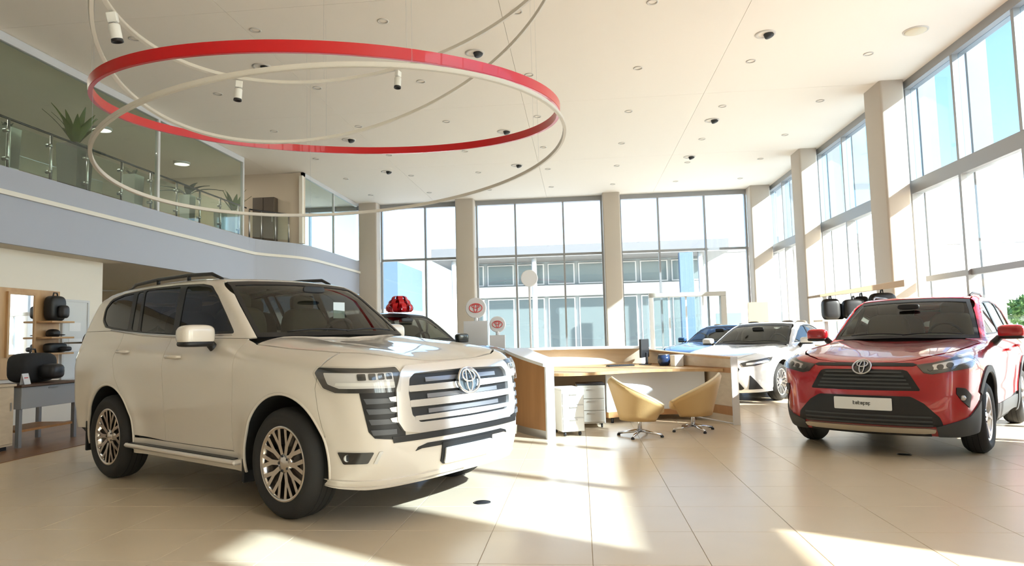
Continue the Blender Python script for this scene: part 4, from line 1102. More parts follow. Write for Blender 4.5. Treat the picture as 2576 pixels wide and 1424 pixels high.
    feat(c, 'lamp_reflector', [('f', -.60, .905), ('f', -.72, .935), ('s', .50, .965), ('s', .46, .945), ('f', -.78, .90), ('f', -.70, .872), ('f', -.60, .86)], M_REFL, .014, .01, .025, .008, both=True, parent=hh)
    for y, z in ((-.585, .872), (-.66, .885), (-.73, .90)):
        feat(c, 'lamp_projector', F_(*[(y + .027 * math.cos(t), z + .022 * math.sin(t)) for t in [2 * math.pi * i / 12 for i in range(12)]]), M_SMOKE, .02, .01, .02, both=True, parent=hh)
    feat(c, 'lamp_lens', hp, M_LENS, .026, .008, .025, .01, both=True, parent=hh)
    # side pockets with fog lamps
    fp = [('f', -.775, .70), ('f', -.83, .69), ('f', -.862, .62), ('f', -.845, .50), ('f', -.80, .575), ('f', -.77, .64)]
    fg = feat(c, 'fog_lamp_pocket', fp, M_BLACK, .008, .02, .02, .01, both=True)
    P = c.hit('F', [(-.815, .60)])[0]
    for k, sg in enumerate((1, -1)):
        MB().lathe([(0, .012), (.022, .010), (.026, -.01)], 14, 'x', (P[0] + .02, P[1] * sg, P[2])).build('fog_lamp', M_LENSW, fg[k], True)
M_LENSW = mat('fog_lens', (.6, .6, .6), .15, .6)
rv_front(rv)
for sg in (1, -1):
    pts = [(-1.75, -.55), (-1.9, -.56), (-2.4, -.56), (-2.85, -.53), (-3.0, -.51)]
    H = rv.hit('T', pts)
    MB().tube([(p[0], p[1] * sg, p[2] + r) for p, r in zip(H, (.004, .035, .04, .035, .004))], .014, 8).build('roof_rail', M_DARK, rv.root, True)

# ------------------------------------------------------------------ sedans
SDF = Form(wb=2.82, wr=.335, ar=.42, flare=.02, cowl=.55, grk=.6,
 S=cv((.15, .85), (.3, .88), (.45, .885), (.55, .892), (.68, .905), (.78, .912), (.86, .905), (.93, .885), (1.02, .85)),
 A=cv((-3.9, -.10), (-3.2, -.03), (-2.6, 0), (-.3, 0), (.3, -.015), (.6, -.05), (1., -.14)),
 XF=cv((.15, .85), (.25, .93), (.4, .955), (.55, .95), (.65, .935), (.74, .90), (.82, .85)), kf=.26, rf=.22,
 XR=cv((.2, -3.7), (.5, -3.88), (.8, -3.9), (1.0, -3.84)),
 ZT=cv((-3.9, .98), (-3.2, 1.02), (-1.4, 1.01), (-.55, .985), (-.2, .955), (.2, .91), (.5, .86), (.75, .80), (.98, .68)),
 HB=cv((0, -.006), (.3, 0), (.5, .01), (.65, .006), (.82, -.035), (1., -.1)), rt=.10,
 ZB=cv((-3.9, .3), (-3., .2), (0, .16), (.6, .16), (1., .18)),
 GS=cv((.9, .86), (1.05, .815), (1.2, .74), (1.35, .66), (1.45, .60)),
 GA=cv((-3.6, -.16), (-3., -.06), (-2., .0), (-1.4, -.005), (-.9, -.03), (-.5, -.07)),
 WS=cv((.9, -.42), (1.0, -.60), (1.15, -.88), (1.3, -1.18), (1.42, -1.48)), kw=.24, rw=.07,
 GR=cv((.9, -3.75), (1.0, -3.45), (1.15, -3.08), (1.3, -2.72), (1.42, -2.35)),
 ZR=cv((-3.2, 1.28), (-2.8, 1.37), (-2.3, 1.435), (-1.9, 1.445), (-1.5, 1.42), (-1.2, 1.37)), cr=.06, rr=.09, gb=.85)
SDS = dict(
 hood_front=[(.84, 0), (.825, -.25), (.78, -.46)], hood_side=[(.66, -.58), (.50, -.66), (.36, -.70), (.1, -.74), (-.2, -.765), (-.60, -.785)], hood_rear=[(-.66, -.55), (-.60, -.25), (-.58, 0)],
 seam_start=.36, seam=[(.34, .84), (.31, .76), (.36, .66), (.40, .52)],
 arch_f=(0, .335, .41), arch_r=(-2.82, .335, .41), sill_top=.33, sill_bot=.19,
 d0=[(-.72, 1.0), (-.74, .8), (-.76, .55), (-.76, .33)], d1=[(-1.80, 1.01), (-1.82, .7), (-1.82, .33)],
 d2=[(-2.72, 1.02), (-2.74, .85), (-2.66, .76), (-2.56, .70)],
 belt=[(-.58, .985), (-.72, 1.0), (-1.2, 1.005), (-1.8, 1.012), (-2.4, 1.018), (-2.72, 1.02), (-3.1, 1.025), (-3.5, 1.01), (-3.74, .99)],
 rear_bot=.32, rear_x=-3.74,
 ws_edge=[(-.765, .995), (-.70, 1.13), (-.63, 1.28), (-.57, 1.385)], ws_top=[(-.57, 1.385), (-.4, 1.40), (-.2, 1.408), (0, 1.41)], ws_bot=[(0, 1.012), (-.3, 1.005), (-.6, .998), (-.765, .995)],
 roof_y=[(-1.72, -.555), (-2.0, -.565), (-2.3, -.555), (-2.6, -.535)], roof_rear=[(-2.62, -.3), (-2.64, 0)],
 frame_rear=[(-2.95, 1.25), (-3.2, 1.13), (-3.45, 1.02)],
 dlo=[(-.90, 1.025), (-1.12, 1.13), (-1.40, 1.26), (-1.64, 1.345), (-1.9, 1.37), (-2.25, 1.365), (-2.55, 1.31), (-2.82, 1.22), (-3.0, 1.10), (-2.7, 1.045), (-1.8, 1.035)],
 glass=[[(-.97, 1.045), (-1.14, 1.125), (-1.42, 1.25), (-1.66, 1.33), (-1.84, 1.35), (-1.78, 1.05)],
        [(-1.86, 1.052), (-1.92, 1.355), (-2.24, 1.35), (-2.53, 1.298), (-2.78, 1.215), (-2.93, 1.11), (-2.7, 1.06)]],
 m_glass=M_GLASSD, m_ws=M_GLASSW, tail=(.68, .40, .92, .5, 1.04, 1.22), bump_bot=.17,
 bump_low=[('s', .37, .205), ('f', -.74, .19), ('f', -.5, .18), ('f', -.25, .178), ('f', 0, .178)],
 handle_f=(-1.62, .86), handle_r=(-2.55, .88), mirror=(-.98, 1.00, 1.06, .07, .115, .065),
 wheel=(.335, .245, .215, 10, mat('rim_silver'), .79, True), cabin=(1.0, [-.85, -1.75, -2.5], .74, 1.40), wiper_z=1.03)
M_SEDW = mat('white_paint', (.80, .80, .80), .25, coat=1.0); M_SEDB = mat('blue_paint', (.035, .10, .24), .2, .2, coat=1.0)
def sedan_front(c):
    gm = feat(c, 'grille', F_((0, .70), (-.40, .70), (-.50, .60), (-.42, .45), (-.56, .26), (-.50, .235), (0, .235)), M_BLACK, .006, .02, .03, .015, sym=True)
    for z in (.64, .58, .52, .46, .40, .34, .28): feat(c, 'grille_bar', F_((0, z + .006), (-.40, z + .006), (-.40, z - .008), (0, z - .008)), M_DARK, .014, .012, .035, sym=True, parent=gm)
    emblem(c, 0, .63, .075, .05, .03, M_CHROME)
    hp = [('f', -.50, .70), ('f', -.66, .745), ('s', .48, .79), ('s', .36, .80), ('s', .46, .73), ('f', -.74, .66), ('f', -.56, .645)]
    hh = feat(c, 'headlamp', hp, M_SMOKE, .008, .02, .025, .01, both=True)
    feat(c, 'lamp_reflector', [('f', -.60, .70), ('s', .56, .745), ('s', .52, .725), ('f', -.72, .68), ('f', -.60, .665)], M_REFL, .013, .01, .025, .006, both=True, parent=hh)
    feat(c, 'side_vent', [('f', -.66, .50), ('f', -.78, .30), ('f', -.80, .255), ('f', -.62, .25)], M_BLACK, .008, .02, .025, .01, both=True)
    feat(c, 'licence_plate', F_((0, .43), (-.26, .43), (-.26, .32), (0, .32)), M_PLATE, .030, .012, .04, .01, sym=True)
wsd = Car('sedan', SDF, (2.90, 13.4, -127), M_SEDW, 'white sedan standing behind the red car', 'car', 'display cars')
assemble(wsd, SDS, .06); sedan_front(wsd)
bsd = Car('sedan', SDF, (2.95, 17.6, -128), M_SEDB, 'dark blue sedan behind the white sedan and the reception desk', 'car', 'display cars')
assemble(bsd, SDS, .09); sedan_front(bsd)
M_GREYP = mat('dark_grey_paint', (.06, .065, .06), .25, .3, coat=1.0)
gsv = Car('compact_suv', RVF, (-2.13, 11.17, -40), M_GREYP, 'dark grey SUV with a red gift bow on its roof', 'car', 'display cars')
assemble(gsv, RVS, .09); rv_front(gsv); gsv.root.scale = (1.06, 1.06, 1.06)

# red gift bow on the roof
bw = empty('gift_bow', (-3.30, 12.32, 1.765)); tag(bw, 'big red gift bow on the roof of the dark grey car', 'bow')
M_BOW = mat('red_ribbon', (.60, .004, .01), .35, bump=(30, .2))
rs = np.random.RandomState(5)
for ly, n, sz in ((.05, 9, .25), (.14, 8, .20), (.22, 6, .14)):
    for k in range(n):
        a = 2 * math.pi * k / n + ly * 9; w = .045; V = []; N = 14
        for i in range(N + 1):
            t = 2 * math.pi * i / N * .92 + .25
            r = sz * .5 * (1 - math.cos(t)); z = ly + math.sin(t) * sz * .42 + .02
            for q in (-1, 1): V.append((math.cos(a) * r - math.sin(a) * q * w, math.sin(a) * r + math.cos(a) * q * w, max(0, z)))
        F = [(2 * i, 2 * i + 1, 2 * i + 3, 2 * i + 2) for i in range(N)]
        mesh('bow_loop', V, F, M_BOW, bw, True)
MB().superell((0, 0, .12), (.05, .05, .05), .9, 12, 8).build('knot', M_BOW, bw, True)

# ------------------------------------------------------------------ reception desk
def catmull(P, n=6):
    out = []; Q = [P[0]] + list(P) + [P[-1]]
    for i in range(1, len(Q) - 2):
        a, b, c_, d = (np.array(q, float) for q in Q[i - 1:i + 3])
        for k in range(n):
            t = k / n; out.append(tuple(.5 * (2 * b + (c_ - a) * t + (2 * a - 5 * b + 4 * c_ - d) * t * t + (3 * b - a - 3 * c_ + d) * t**3)))
    out.append(tuple(P[-1])); return out
desk = empty('reception_desk', (0, 0, 0)); tag(desk, 'curved reception desk with oak veneer outside and white top', 'desk')
path = catmull([(-.46, 8.55, .93), (-.80, 9.05, 1.02), (-1.05, 9.7, 1.09), (-1.10, 10.5, 1.09), (-.80, 11.3, 1.08), (-.2, 11.9, 1.07), (.5, 12.2, 1.06), (1.05, 12.2, 1.05)], 7)
def offset_path(P, d):
    out = []
    for i, p in enumerate(P):
        a = np.array(P[max(i - 1, 0)]); b = np.array(P[min(i + 1, len(P) - 1)]); t = (b - a)[:2]; t /= np.linalg.norm(t)
        out.append((p[0] + t[1] * d, p[1] - t[0] * d, p[2]))
    return out
def wall_strip(P, d0, d1, zlo, zhi):
    a = offset_path(P, d0); b = offset_path(P, d1); V = []; n = len(P)
    for p, q in zip(a, b):
        z0 = zlo(p[2]); z1 = zhi(p[2]); V += [(p[0], p[1], z0), (q[0], q[1], z0), (q[0], q[1], z1), (p[0], p[1], z1)]
    F = []
    for i in range(n - 1):
        for k in range(4): F.append((i * 4 + k, i * 4 + 4 + k, i * 4 + 4 + (k + 1) % 4, i * 4 + (k + 1) % 4))
    F += [(0, 1, 2, 3), (4 * n - 1, 4 * n - 2, 4 * n - 3, 4 * n - 4)]
    return MB().add(V, F)
def sm(o): return smooth_by_angle(o, 30)
sm(wall_strip(path, 0, .03, lambda z: .10, lambda z: z - .04).build('outer_panel', M_WOODD, desk))
sm(wall_strip(path, .02, .05, lambda z: 0, lambda z: .10).build('plinth', M_STEEL, desk))
sm(wall_strip(path, .03, .12, lambda z: .02, lambda z: z - .04).build('inner_panel', M_WOODL, desk))
sm(wall_strip(path, -.015, .33, lambda z: z - .04, lambda z: z).build('counter_top', M_WHITE, desk))
e0 = offset_path(path, 0)[0]; e1 = offset_path(path, .12)[0]
MB().prism([(e0[0], e0[1]), (e0[0] + .02, e0[1] - .03), (e1[0] + .02, e1[1] - .03), (e1[0], e1[1])], 0, .89).build('end_panel', M_WHITE, desk)
# work surface
bk = [p for p in offset_path(path, .12)][14:]
front = catmull([(1.02, 12.08), (1.5, 11.0), (2.0, 9.92), (1.75, 9.92), (1.3, 10.05), (.75, 9.92), (.3, 9.62), (-.1, 9.42), (-.45, 9.5), (-.80, 9.95)], 5)
wp = [(p[0], p[1]) for p in bk] + [(p[0], p[1]) for p in front]
ar = sum(wp[i][0] * wp[(i + 1) % len(wp)][1] - wp[(i + 1) % len(wp)][0] * wp[i][1] for i in range(len(wp)))
if ar < 0: wp = wp[::-1]
MB().prism(wp, .715, .755).build('work_surface', M_WOOD, desk)
# modesty panel and foot rail behind the visitor chairs
mp = catmull([(.34, 9.98), (.75, 10.2), (1.3, 10.35), (1.78, 10.22)], 5); mp = [(x, y, 1) for x, y in mp]
sm(wall_strip(mp, 0, .03, lambda z: .16, lambda z: .715).build('modesty_panel', M_WHITE, desk))
sm(wall_strip(mp, -.02, .05, lambda z: .08, lambda z: .16).build('foot_rail', M_WOODD, desk))
MB().tube([(.42, 10.03, 0), (.42, 10.03, .1)], .02, 8).build('foot', M_DARK, desk, True); MB().tube([(1.6, 10.29, 0), (1.6, 10.29, .1)], .02, 8).build('foot', M_DARK, desk, True)
wing = [(2.06, 9.70, .92), (1.6, 10.75, .95), (1.10, 11.90, 1.0)]
sm(wall_strip(wing, .0, .07, lambda z: .02, lambda z: z - .03).build('wing_panel', M_WOODL, desk))
sm(wall_strip(wing, -.03, .09, lambda z: z - .03, lambda z: z).build('wing_cap', M_WOOD, desk))
sm(wall_strip(wing, -.016, .0, lambda z: .70, lambda z: .77).build('wing_band', M_WOODD, desk))
sm(wall_strip(wing, -.016, .0, lambda z: .12, lambda z: .24).build('wing_band', M_WOODD, desk))
MB().box((2.04, 9.655, 0), (2.13, 9.70, .92)).build('wing_end', M_WHITE, desk)

def pedestal(x, y, rz, w, d, h, m, mtop, lab, name):
    o = empty(name, (x, y, 0), rz); tag(o, lab, 'cabinet', 'office pedestals at the reception desk')
    MB().box((-w / 2, -d / 2, .06), (w / 2, d / 2, h), .006).build('body', m, o)
    MB().box((-w / 2 - .004, -d / 2 - .004, h), (w / 2 + .004, d / 2 + .004, h + .02), .004).build('top', mtop, o)
    n = 3
    for k in range(n):
        z0 = .08 + (h - .1) * k / n; z1 = .08 + (h - .1) * (k + 1) / n - .012
        dr = MB().box((-w / 2 + .012, -d / 2 - .012, z0), (w / 2 - .012, -d / 2, z1), .004).build('drawer', m, o)
        MB().box((-.05, -d / 2 - .024, z1 - .03), (.05, -d / 2 - .012, z1 - .018)).build('handle', M_STEEL, dr)
    for sx in (-1, 1):
        for sy in (-1, 1): MB().lathe([(0, -.012), (.028, -.012), (.028, .012), (0, .012)], 14, 'x', (sx * (w / 2 - .05), sy * (d / 2 - .05), .03)).build('castor', M_DARK, o, True)
pedestal(-.20, 8.98, .35, .30, .46, .58, M_WHITE, M_WHITE, 'white mobile drawer pedestal beside the white end of the reception desk', 'drawer_pedestal')
pedestal(.11, 9.72, .05, .38, .42, .58, mat('grey_beige_laminate', (.58, .54, .47), .5), M_DARK, 'grey beige pedestal with a dark top under the reception desk', 'drawer_pedestal')
# monitor, keyboard, mug, globe
o = empty('monitor', (1.04, 11.45, .756), rad(70)); tag(o, 'black computer monitor seen edge on at the reception desk', 'monitor')
MB().box((-.24, -.02, .12), (.24, .02, .42), .006).build('screen_housing', M_BLACK, o); MB().box((-.225, .02, .135), (.225, .023, .405)).build('screen', M_GLOSSB, o)
MB().box((-.03, -.05, .0), (.03, -.02, .2), .004).build('stand', M_DARK, o); MB().box((-.11, -.09, 0), (.11, .07, .012), .004).build('base', M_DARK, o)
o = empty('keyboard', (.62, 11.1, .756), rad(20)); tag(o, 'black keyboard lying on the reception work surface', 'keyboard')
MB().box((-.22, -.07, 0), (.22, .07, .018), .005).build('case', M_BLACK, o)
for i in range(12):
    for j in range(4): MB().box((-.205 + i * .0345, -.058 + j * .03, .018), (-.175 + i * .0345, -.033 + j * .03, .026)).build('key', M_DARK, o)
o = empty('pencil_cup', (1.30, 11.0, .756)); tag(o, 'dark blue round cup next to the white box on the desk', 'cup')
MB().lathe([(0, 0), (.07, 0), (.095, .05), (.10, .11), (.085, .17), (.078, .17), (.09, .10), (.08, .02), (0, .02)], 24).build('cup_body', mat('dark_blue_glaze', (.02, .04, .10), .25), o, True)
MB().lathe([(.083, .168), (.09, .175), (.083, .18)], 24).build('rim', M_STEEL, o, True)
o = empty('white_box', (1.46, 10.72, .756), .5); tag(o, 'small white box beside the dark blue cup on the desk', 'box')
MB().box((-.08, -.06, 0), (.08, .06, .15), .004).build('carton', M_WHITE, o); MB().box((-.083, -.063, .15), (.083, .063, .175), .004).build('lid', M_WHITE, o)

# visitor chairs: folded tan shells on star bases
M_TAN = mat('tan_leather', (.62, .40, .17), .5, bump=(60, .08)); M_TANL = mat('pale_tan_edge', (.78, .62, .38), .5)
def shell_chair(x, y, rz, lab):
    o = empty('visitor_chair', (x, y, 0), rz); tag(o, lab, 'chair', 'tan visitor chairs')
    # back faces -y ; shell plan: an open U whose back rises and leans outward
    U = []
    for i in range(25):
        t = -1 + 2 * i / 24; a = rad(-90 + t * 118); R = .27
        U.append((R * math.cos(a) * 1.02, R * math.sin(a), t))
    def rim(t): return .40 + .34 * (1 - abs(t)**1.15)
    rows = []
    for k in range(7):
        s = k / 6; rows.append([(px * (.78 + .50 * s), py * (.78 + .50 * s),   .22 + (rim(t) - .22) * s) for px, py, t in U])
    V = [p for r in rows for p in r]; n = 25
    F = [(k * n + i, k * n + i + 1, (k + 1) * n + i + 1, (k + 1) * n + i) for k in range(6) for i in range(n - 1)]
    sh = mesh('back_shell', V, F, M_TAN, o, True); md = sh.modifiers.new('thickness', 'SOLIDIFY'); md.thickness = .035; md.offset = 1
    MB().tube([(p[0] * 1.03, p[1] * 1.03, p[2]) for p in rows[-1]], .016, 8).build('rim_piping', M_TANL, sh, True)
    MB().superell((0, .02, .34), (.25, .26, .075), .55, 28, 10).build('seat', M_TAN, o, True)
    MB().tube([(0, 0, .07), (0, 0, .29)], [.028, .022], 12).build('column', M_CHROME, o, True)
    for k in range(4):
        a = rad(45 + 90 * k); MB().tube([(0, 0, .075), (.28 * math.cos(a), .28 * math.sin(a), .03)], [.024, .014], 8).build('base_arm', M_CHROME, o, True)
        MB().lathe([(0, 0), (.02, 0), (.022, .015), (.012, .028)], 12, 'z', (.28 * math.cos(a), .28 * math.sin(a), 0)).build('glide', M_BLACK, o, True)
shell_chair(.70, 8.72, rad(-68), 'tan shell chair in front of the reception desk, left of the pair')
shell_chair(1.42, 9.15, rad(66), 'tan shell chair in front of the reception desk, right of the pair')

# ------------------------------------------------------------------ signs and stands in the middle distance
M_SIGNW = mat('sign_white', (.84, .84, .85), .4); M_SIGNR = mat('sign_red', (.75, .12, .12), .5)
def disc_sign(x, y, zc, r, zb, bw, lab, name, mark=True):
    o = empty(name, (x, y, 0)); tag(o, lab, 'sign')
    d = MB().lathe([(0, -.03), (r - .01, -.03), (r, -.02), (r, .02), (r - .01, .03), (0, .03)], 36, 'y', (0, 0, zc)).build('disc', M_SIGNW, o); smooth_by_angle(d, 40)
    if mark:
        for a, b, cz in ((.62, .42, 0), (.36, .18, .17), (.16, .40, 0)):
            MB().tube([(r * a * math.cos(t), -.032, zc + r * (b * math.sin(t) + cz)) for t in [2 * math.pi * i / 24 for i in range(24)]], r * .05, 6, True).build('mark', M_SIGNR, d, True)
    if bw > .1:
        MB().prism([(-bw / 2, -.1), (bw / 2, -.1), (bw / 2 * .9, .1), (-bw / 2 * .9, .1)], .05, zb).build('pedestal', M_SIGNW, o)
        MB().box((-bw / 2 - .04, -.16, 0), (bw / 2 + .04, .16, .05), .008).build('plinth', M_STEEL, o)
        MB().tube([(0, 0, zb), (0, 0, zc - r + .02)], .04, 10).build('neck', M_SIGNW, o, True)
    else:
        MB().tube([(0, 0, .03), (0, 0, zc - r + .02)], .022, 10).build('pole', M_SIGNW, o, True)
        MB().lathe([(0, 0), (.18, 0), (.18, .02), (.03, .035), (0, .035)], 28).build('base', M_SIGNW, o, True)
disc_sign(-1.98, 13.0, 1.83, .20, 1.58, .46, 'white pedestal sign with a round head and red mark', 'pedestal_sign')
disc_sign(-1.52, 12.6, 1.50, .15, 1.3, .28, 'smaller white pedestal sign with an oval head beside the larger one', 'pedestal_sign')
disc_sign(-.98, 13.6, 2.42, .17, 0, 0, 'tall thin white pole sign with a round head by the far windows', 'pole_sign', False)

# info stand and accessory rack on the right
o = empty('info_stand', (5.45, 21.6, 0)); tag(o, 'tan info board on a post in front of the right windows', 'stand')
MB().box((-.30, -.02, 1.50), (.30, .02, 2.12), .005).build('board', mat('tan_board', (.42, .31, .19), .6), o); MB().tube([(0, .03, .03), (0, .03, 1.6)], .025, 10).build('post', M_STEEL, o, True)
MB().box((-.2, -.15, 0), (.2, .15, .03), .006).build('base', M_STEEL, o)
def bag(name, x, y, z, w, d, h, lab, m=M_BLACK, group='black bags and caps on display', strap=True, seed=0):
    o = empty(name, (x, y, z)); tag(o, lab, 'bag', group)
    MB().superell((0, 0, h / 2), (w / 2, d / 2, h / 2), .5, 28, 16).build('bag_body', m, o, True)
    MB().superell((d * .0 + w * .0 + .45 * d, 0, h * .36), (d * .22, w * .30 if False else min(w, d) * .38, h * .26), .6, 18, 10).build('front_pocket', M_DARK, o, True)
    if strap:
        MB().tube([(0, -.05, h - .01), (0, -.035, h + .05), (0, .035, h + .05), (0, .05, h - .01)], .012, 8).build('carry_handle', M_DARK, o, True)
    return o
rk = empty('accessory_rack', (5.0, 13.0, 0)); tag(rk, 'wooden accessory rack with slanted roof board behind the red car', 'rack')
MB().add([(-.72, -.35, 1.84), (.72, -.35, 1.98), (.72, .35, 1.98), (-.72, .35, 1.84), (-.72, -.35, 1.88), (.72, -.35, 2.10), (.72, .35, 2.10), (-.72, .35, 1.88)],
         [(0, 3, 2, 1), (4, 5, 6, 7), (0, 1, 5, 4), (1, 2, 6, 5), (2, 3, 7, 6), (3, 0, 4, 7)]).build('roof_board', mat('rack_wood', (.33, .23, .14), .6), rk)
for x in (-.45, .45): MB().box((x - .03, .2, 0), (x + .03, .26, 1.88)).build('post', M_STEEL, rk)
for z in (.45, .95, 1.40): MB().box((-.68, -.28, z), (.68, .2, z + .03)).build('shelf', M_WOODL, rk)
bag('black_backpack', 4.52, 12.86, 1.43, .30, .22, .38, 'round black backpack at the left of the accessory rack')
bag('black_backpack', 4.92, 12.86, 1.43, .38, .24, .36, 'wide black bag in the middle of the accessory rack')
bag('black_backpack', 5.42, 12.86, 1.43, .44, .26, .46, 'tall black backpack at the right of the accessory rack')

bag('black_backpack', 4.72, 13.12, 1.43, .26, .13, .30, 'small black bag behind the two left bags of the accessory rack')
bag('black_backpack', 5.16, 13.12, 1.43, .26, .13, .42, 'narrow black bag next to the tall backpack on the accessory rack')
bag('black_backpack', 5.05, 12.9, .98, .50, .28, .34, 'black bag on the middle shelf of the accessory rack')

# ------------------------------------------------------------------ merchandise corner on the left
pf = MB().box((-8.85, 4.0, .0), (-6.5, 11.9, .008)).build('floor_wood_inlay', wood('brown_floor_boards', (.20, .10, .05), (.28, .15, .08), (1.5, .2, 1), .35)); tag(pf, kind='structure')
dp = empty('merchandise_display', (-8.85, 0, 0)); tag(dp, 'oak display panel with mirror and shelves on the left wall', 'display panel')
MB().box((0, 9.30, .80), (.05, 10.80, 2.22), .004).build('back_board', M_WOOD, dp)
mr = MB().box((.05, 9.74, 1.18), (.075, 10.22, 2.12), .004).build('mirror', mat('mirror_silver', (.92, .93, .94), .02, 1.), dp)
for (a, b, z0, z1) in ((9.70, 9.74, 1.14, 2.16), (10.22, 10.26, 1.14, 2.16), (9.74, 10.22, 2.12, 2.16), (9.74, 10.22, 1.14, 1.18)): MB().box((.05, a, z0), (.09, b, z1)).build('mirror_frame', M_WOOD, dp)
for z in (1.68, 1.42, 1.16): MB().box((.05, 10.30, z), (.33, 10.80, z + .03), .003).build('shelf', M_WOOD, dp)
bag('black_backpack', -8.68, 10.55, 1.71, .20, .34, .42, 'black backpack on the top shelf of the oak display panel')
o = empty('baseball_cap', (-8.68, 10.52, 1.45)); tag(o, 'black cap on the middle shelf of the oak display panel', 'cap', 'black bags and caps on display')
MB().superell((0, 0, .055), (.10, .09, .075), .8, 20, 10).build('crown', M_BLACK, o, True); MB().superell((.11, 0, .03), (.08, .085, .012), .8, 18, 8).build('peak', M_BLACK, o, True)
bag('black_pouch', -8.66, 10.55, 1.19, .18, .40, .16, 'flat black pouch on the lowest shelf of the oak display panel', strap=False)
o = empty('headphones', (-8.35, 10.95, 1.05)); tag(o, 'looped black strap hanging beside the oak display panel', 'strap', 'black bags and caps on display')
MB().tube([(0, .13 * math.cos(t), .30 + .14 * math.sin(t)) for t in [2 * math.pi * i / 22 for i in range(22)]], .035, 10, True).build('loop', M_BLACK, o, True)
MB().box((-.5, -.02, .28), (-.02, .02, .31)).build('hook_arm', M_STEEL, o); o.name = 'looped_strap'
wb_ = empty('notice_board', (-8.85, 0, 0)); tag(wb_, 'pale grey framed notice board on the white left wall', 'board')
MB().box((0, 10.90, .72), (.03, 11.50, 2.08)).build('panel', mat('pale_grey_board', (.70, .72, .73), .5), wb_)
for (a, b, z0, z1) in ((10.88, 10.92, .70, 2.10), (11.48, 11.52, .70, 2.10), (10.92, 11.48, 2.06, 2.10), (10.92, 11.48, .70, .74)): MB().box((0, a, z0), (.045, b, z1)).build('frame', M_ALUW, wb_)
MB().box((.03, 11.05, 1.55), (.035, 11.32, 1.70)).build('paper', M_SIGNW, wb_); MB().box((.03, 11.05, 1.2), (.035, 11.35, 1.42)).build('paper', M_SIGNW, wb_)
# table
tb = empty('display_table', (-7.45, 8.6, 0)); tag(tb, 'display table with dark top and grey drawer front', 'table')
MB().box((-.35, -.50, .78), (.36, .62, .81), .004).build('table_top', wood('walnut', (.09, .05, .03), (.14, .08, .05), (2, .5, 2)), tb)
dr = MB().box((.30, -.46, .50), (.325, .58, .775), .004).build('drawer_front', mat('grey_lacquer', (.36, .37, .39), .4), tb)
MB().box((-.30, -.45, .50), (.30, .57, .775)).build('carcass', mat('grey_lacquer'), tb)
MB().box((.325, -.02, .735), (.335, .14, .75)).build('handle', M_STEEL, dr)
for x, y in ((.26, -.42), (.26, .54), (-.28, -.42), (-.28, .54)): MB().box((x - .025, y - .025, 0), (x + .025, y + .025, .5)).build('leg', mat('grey_leg', (.25, .26, .28), .4), tb)
MB().box((-.28, -.40, .20), (.26, .52, .23)).build('lower_shelf', M_WOODD, tb)
bag('black_holdall', -7.45, 8.68, .812, .34, .62, .40, 'large black holdall on the display table', m=mat('black_canvas', (.02, .02, .022), .8, bump=(90, .3)))
o = empty('price_card', (-7.16, 8.22, .812), .2); tag(o, 'small white price card at the front corner of the display table', 'card')
MB().add([(-.02, -.07, 0), (-.02, .07, 0), (.0, .07, .14), (0, -.07, .14), (.04, -.07, 0), (.04, .07, 0), (.004, .07, .14), (.004, -.07, .14)], [(0, 1, 2, 3), (7, 6, 5, 4), (2, 6, 7, 3)]).build('card', M_SIGNW, o)
MB().box((.012, -.04, .05), (.020, .04, .09)).build('print', M_RED, o)
cb = empty('oak_cabinet', (-7.4, 7.55, 0)); tag(cb, 'light oak cabinet cut by the left edge of the photo', 'cabinet')
MB().box((-.4, -.6, .06), (.25, .50, .80), .004).build('body', M_WOODL, cb); MB().box((-.42, -.62, .80), (.27, .52, .83), .004).build('top', M_WOODL, cb)
MB().box((-.36, -.56, 0), (.2, .46, .06)).build('plinth', M_DARK, cb)
for a, b in ((-.58, -.06), (-.04, .48)):
    d_ = MB().box((.25, a, .09), (.268, b, .78), .003).build('door', M_WOODL, cb); MB().box((.268, b - .06, .5), (.28, b - .045, .6)).build('handle', M_STEEL, d_)
o = empty('white_helmet', (-7.42, 7.82, .83)); tag(o, 'white rounded display case at the left edge of the photo', 'case')
MB().superell((0, 0, .17), (.15, .17, .17), .6, 24, 14).build('shell', M_WHITE, o, True); MB().superell((.10, 0, .20), (.06, .12, .04), .6, 18, 10).build('visor', M_BLACK, o, True)

# ------------------------------------------------------------------ plants and furniture on the mezzanine
def leaf(L, w, bend, m, parent, a, tilt, base):
    V = []; n = 7
    for i in range(n + 1):
        s = i / n; r = L * s * math.cos(tilt) + bend * s * s; z = L * s * math.sin(tilt) - bend * s * s * .8
        ww = w * math.sin(math.pi * min(1, s * .92 + .06))
        for q in (-1, 0, 1): V.append((base[0] + math.cos(a) * r - math.sin(a) * q * ww, base[1] + math.sin(a) * r + math.cos(a) * q * ww, base[2] + z + (0 if q else -.012)))
    F = []
    for i in range(n):
        for q in range(2): F.append((i * 3 + q, i * 3 + q + 1, i * 3 + 4 + q, i * 3 + 3 + q))
    return mesh('leaf', V, F, m, parent, True)
M_PLEAF = mat('houseplant_leaf', (.09, .13, .02), .45, noise=(6, .35)); M_PLEAFD = mat('houseplant_leaf_dark', (.02, .035, .012), .5); M_SOIL = mat('potting_soil', (.03, .02, .015), .95)
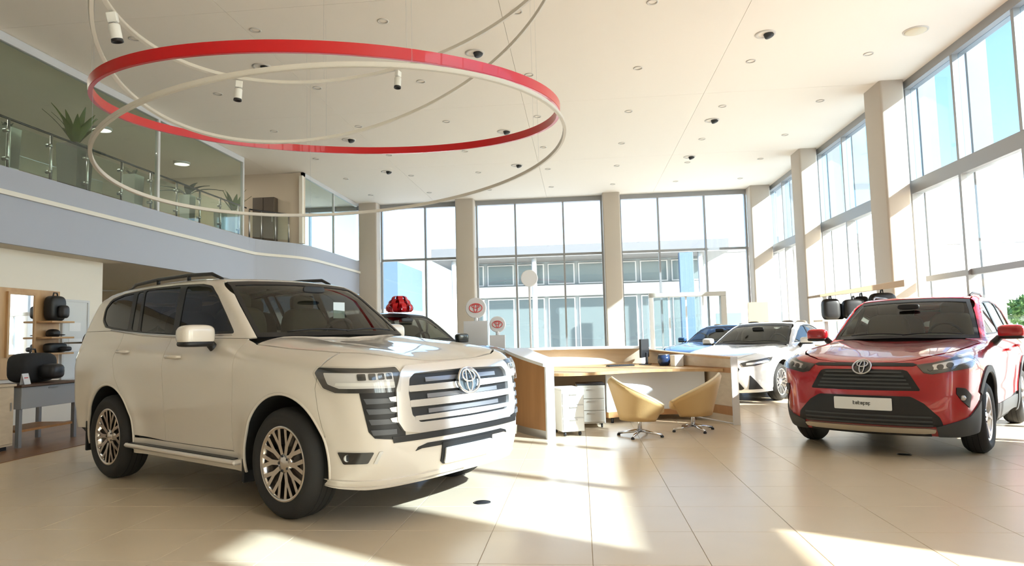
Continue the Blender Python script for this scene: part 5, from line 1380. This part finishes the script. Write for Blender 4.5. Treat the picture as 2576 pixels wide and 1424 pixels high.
def plant(x, y, pot, h, L, n, m, lab, seed, name='potted_plant', spread=.6):
    o = empty(name, (x, y, 3.976)); tag(o, lab, 'plant', 'potted plants on the mezzanine')
    w, mm = pot; rs = np.random.RandomState(seed)
    MB().add([(sx * w * k, sy * w * k, z) for z, k in ((0, .42), (h, .5)) for sx, sy in ((-1, -1), (1, -1), (1, 1), (-1, 1))], [(3, 2, 1, 0), (0, 1, 5, 4), (1, 2, 6, 5), (2, 3, 7, 6), (3, 0, 4, 7)]).build('planter', mm, o)
    MB().box((-w * .46, -w * .46, h - .05), (w * .46, w * .46, h - .03)).build('soil', M_SOIL, o)
    for k in range(n):
        leaf(L * rs.uniform(.75, 1.1), .035 * (1 + L), L * rs.uniform(.1, .45) * spread, m, o, 2 * math.pi * k / n + rs.uniform(-.3, .3), rs.uniform(.95, 1.45), (0, 0, h - .04))
M_PGREY = mat('planter_grey', (.13, .12, .11), .6)
plant(-9.15, 11.5, (.42, M_PGREY), 1.0, .85, 15, M_PLEAF, 'tall grey planter with a bright green leafy plant on the mezzanine', 1)
plant(-9.1, 13.07, (.30, M_WHITE), .80, .22, 8, M_PLEAFD, 'white planter with a small dark plant beside the mezzanine window post', 2)
plant(-9.1, 15.05, (.26, M_WHITE), .78, .62, 9, M_PLEAFD, 'white planter with a dark spiky plant on the mezzanine', 3, spread=1.8)
plant(-9.0, 17.0, (.26, M_WHITE), .75, .70, 12, M_PLEAF, 'white planter with a green plant near the end of the mezzanine', 4)
plant(-9.1, 9.92, (.30, M_WHITE), .84, .16, 7, M_PLEAFD, 'white planter at the left edge of the mezzanine', 6)
plant(-9.0, 16.35, (.24, M_WHITE), .62, .12, 6, M_PLEAFD, 'low white planter at the end of the mezzanine glazing', 8)
o = empty('wall_cabinet', (-8.62, 18.10, 3.976)); tag(o, 'dark brown cabinet against the beige wall at the mezzanine end', 'cabinet')
MB().box((-.32, -.16, .06), (.30, .09, 1.30), .006).build('body', mat('dark_brown_laminate', (.10, .075, .055), .5), o); MB().box((-.30, -.14, 0), (.28, .07, .06)).build('plinth', M_BLACK, o)
for a, b in ((-.31, -.015), (.005, .29)):
    d_ = MB().box((a, -.178, .08), (b, -.16, 1.28), .003).build('door', MATS['dark_brown_laminate'], o); MB().box((b - .04, -.19, .6), (b - .025, -.178, .75)).build('handle', M_STEEL, d_)

# floor sockets
for x, y, lab in ((-.80, 5.37, 'small dark floor socket in the sunlit tiles in front of the white SUV'), (3.20, 7.33, 'small dark floor socket under the front of the red car')):
    o = empty('floor_socket', (x, y, 0)); tag(o, lab, 'floor socket', 'floor sockets')
    MB().lathe([(0, .006), (.05, .006), (.056, .003), (.058, 0)], 24).build('cover', M_DARK, o, True)
    MB().lathe([(.058, 0), (.062, .004), (.068, .003), (.07, 0)], 24).build('rim_ring', M_STEEL, o, True)
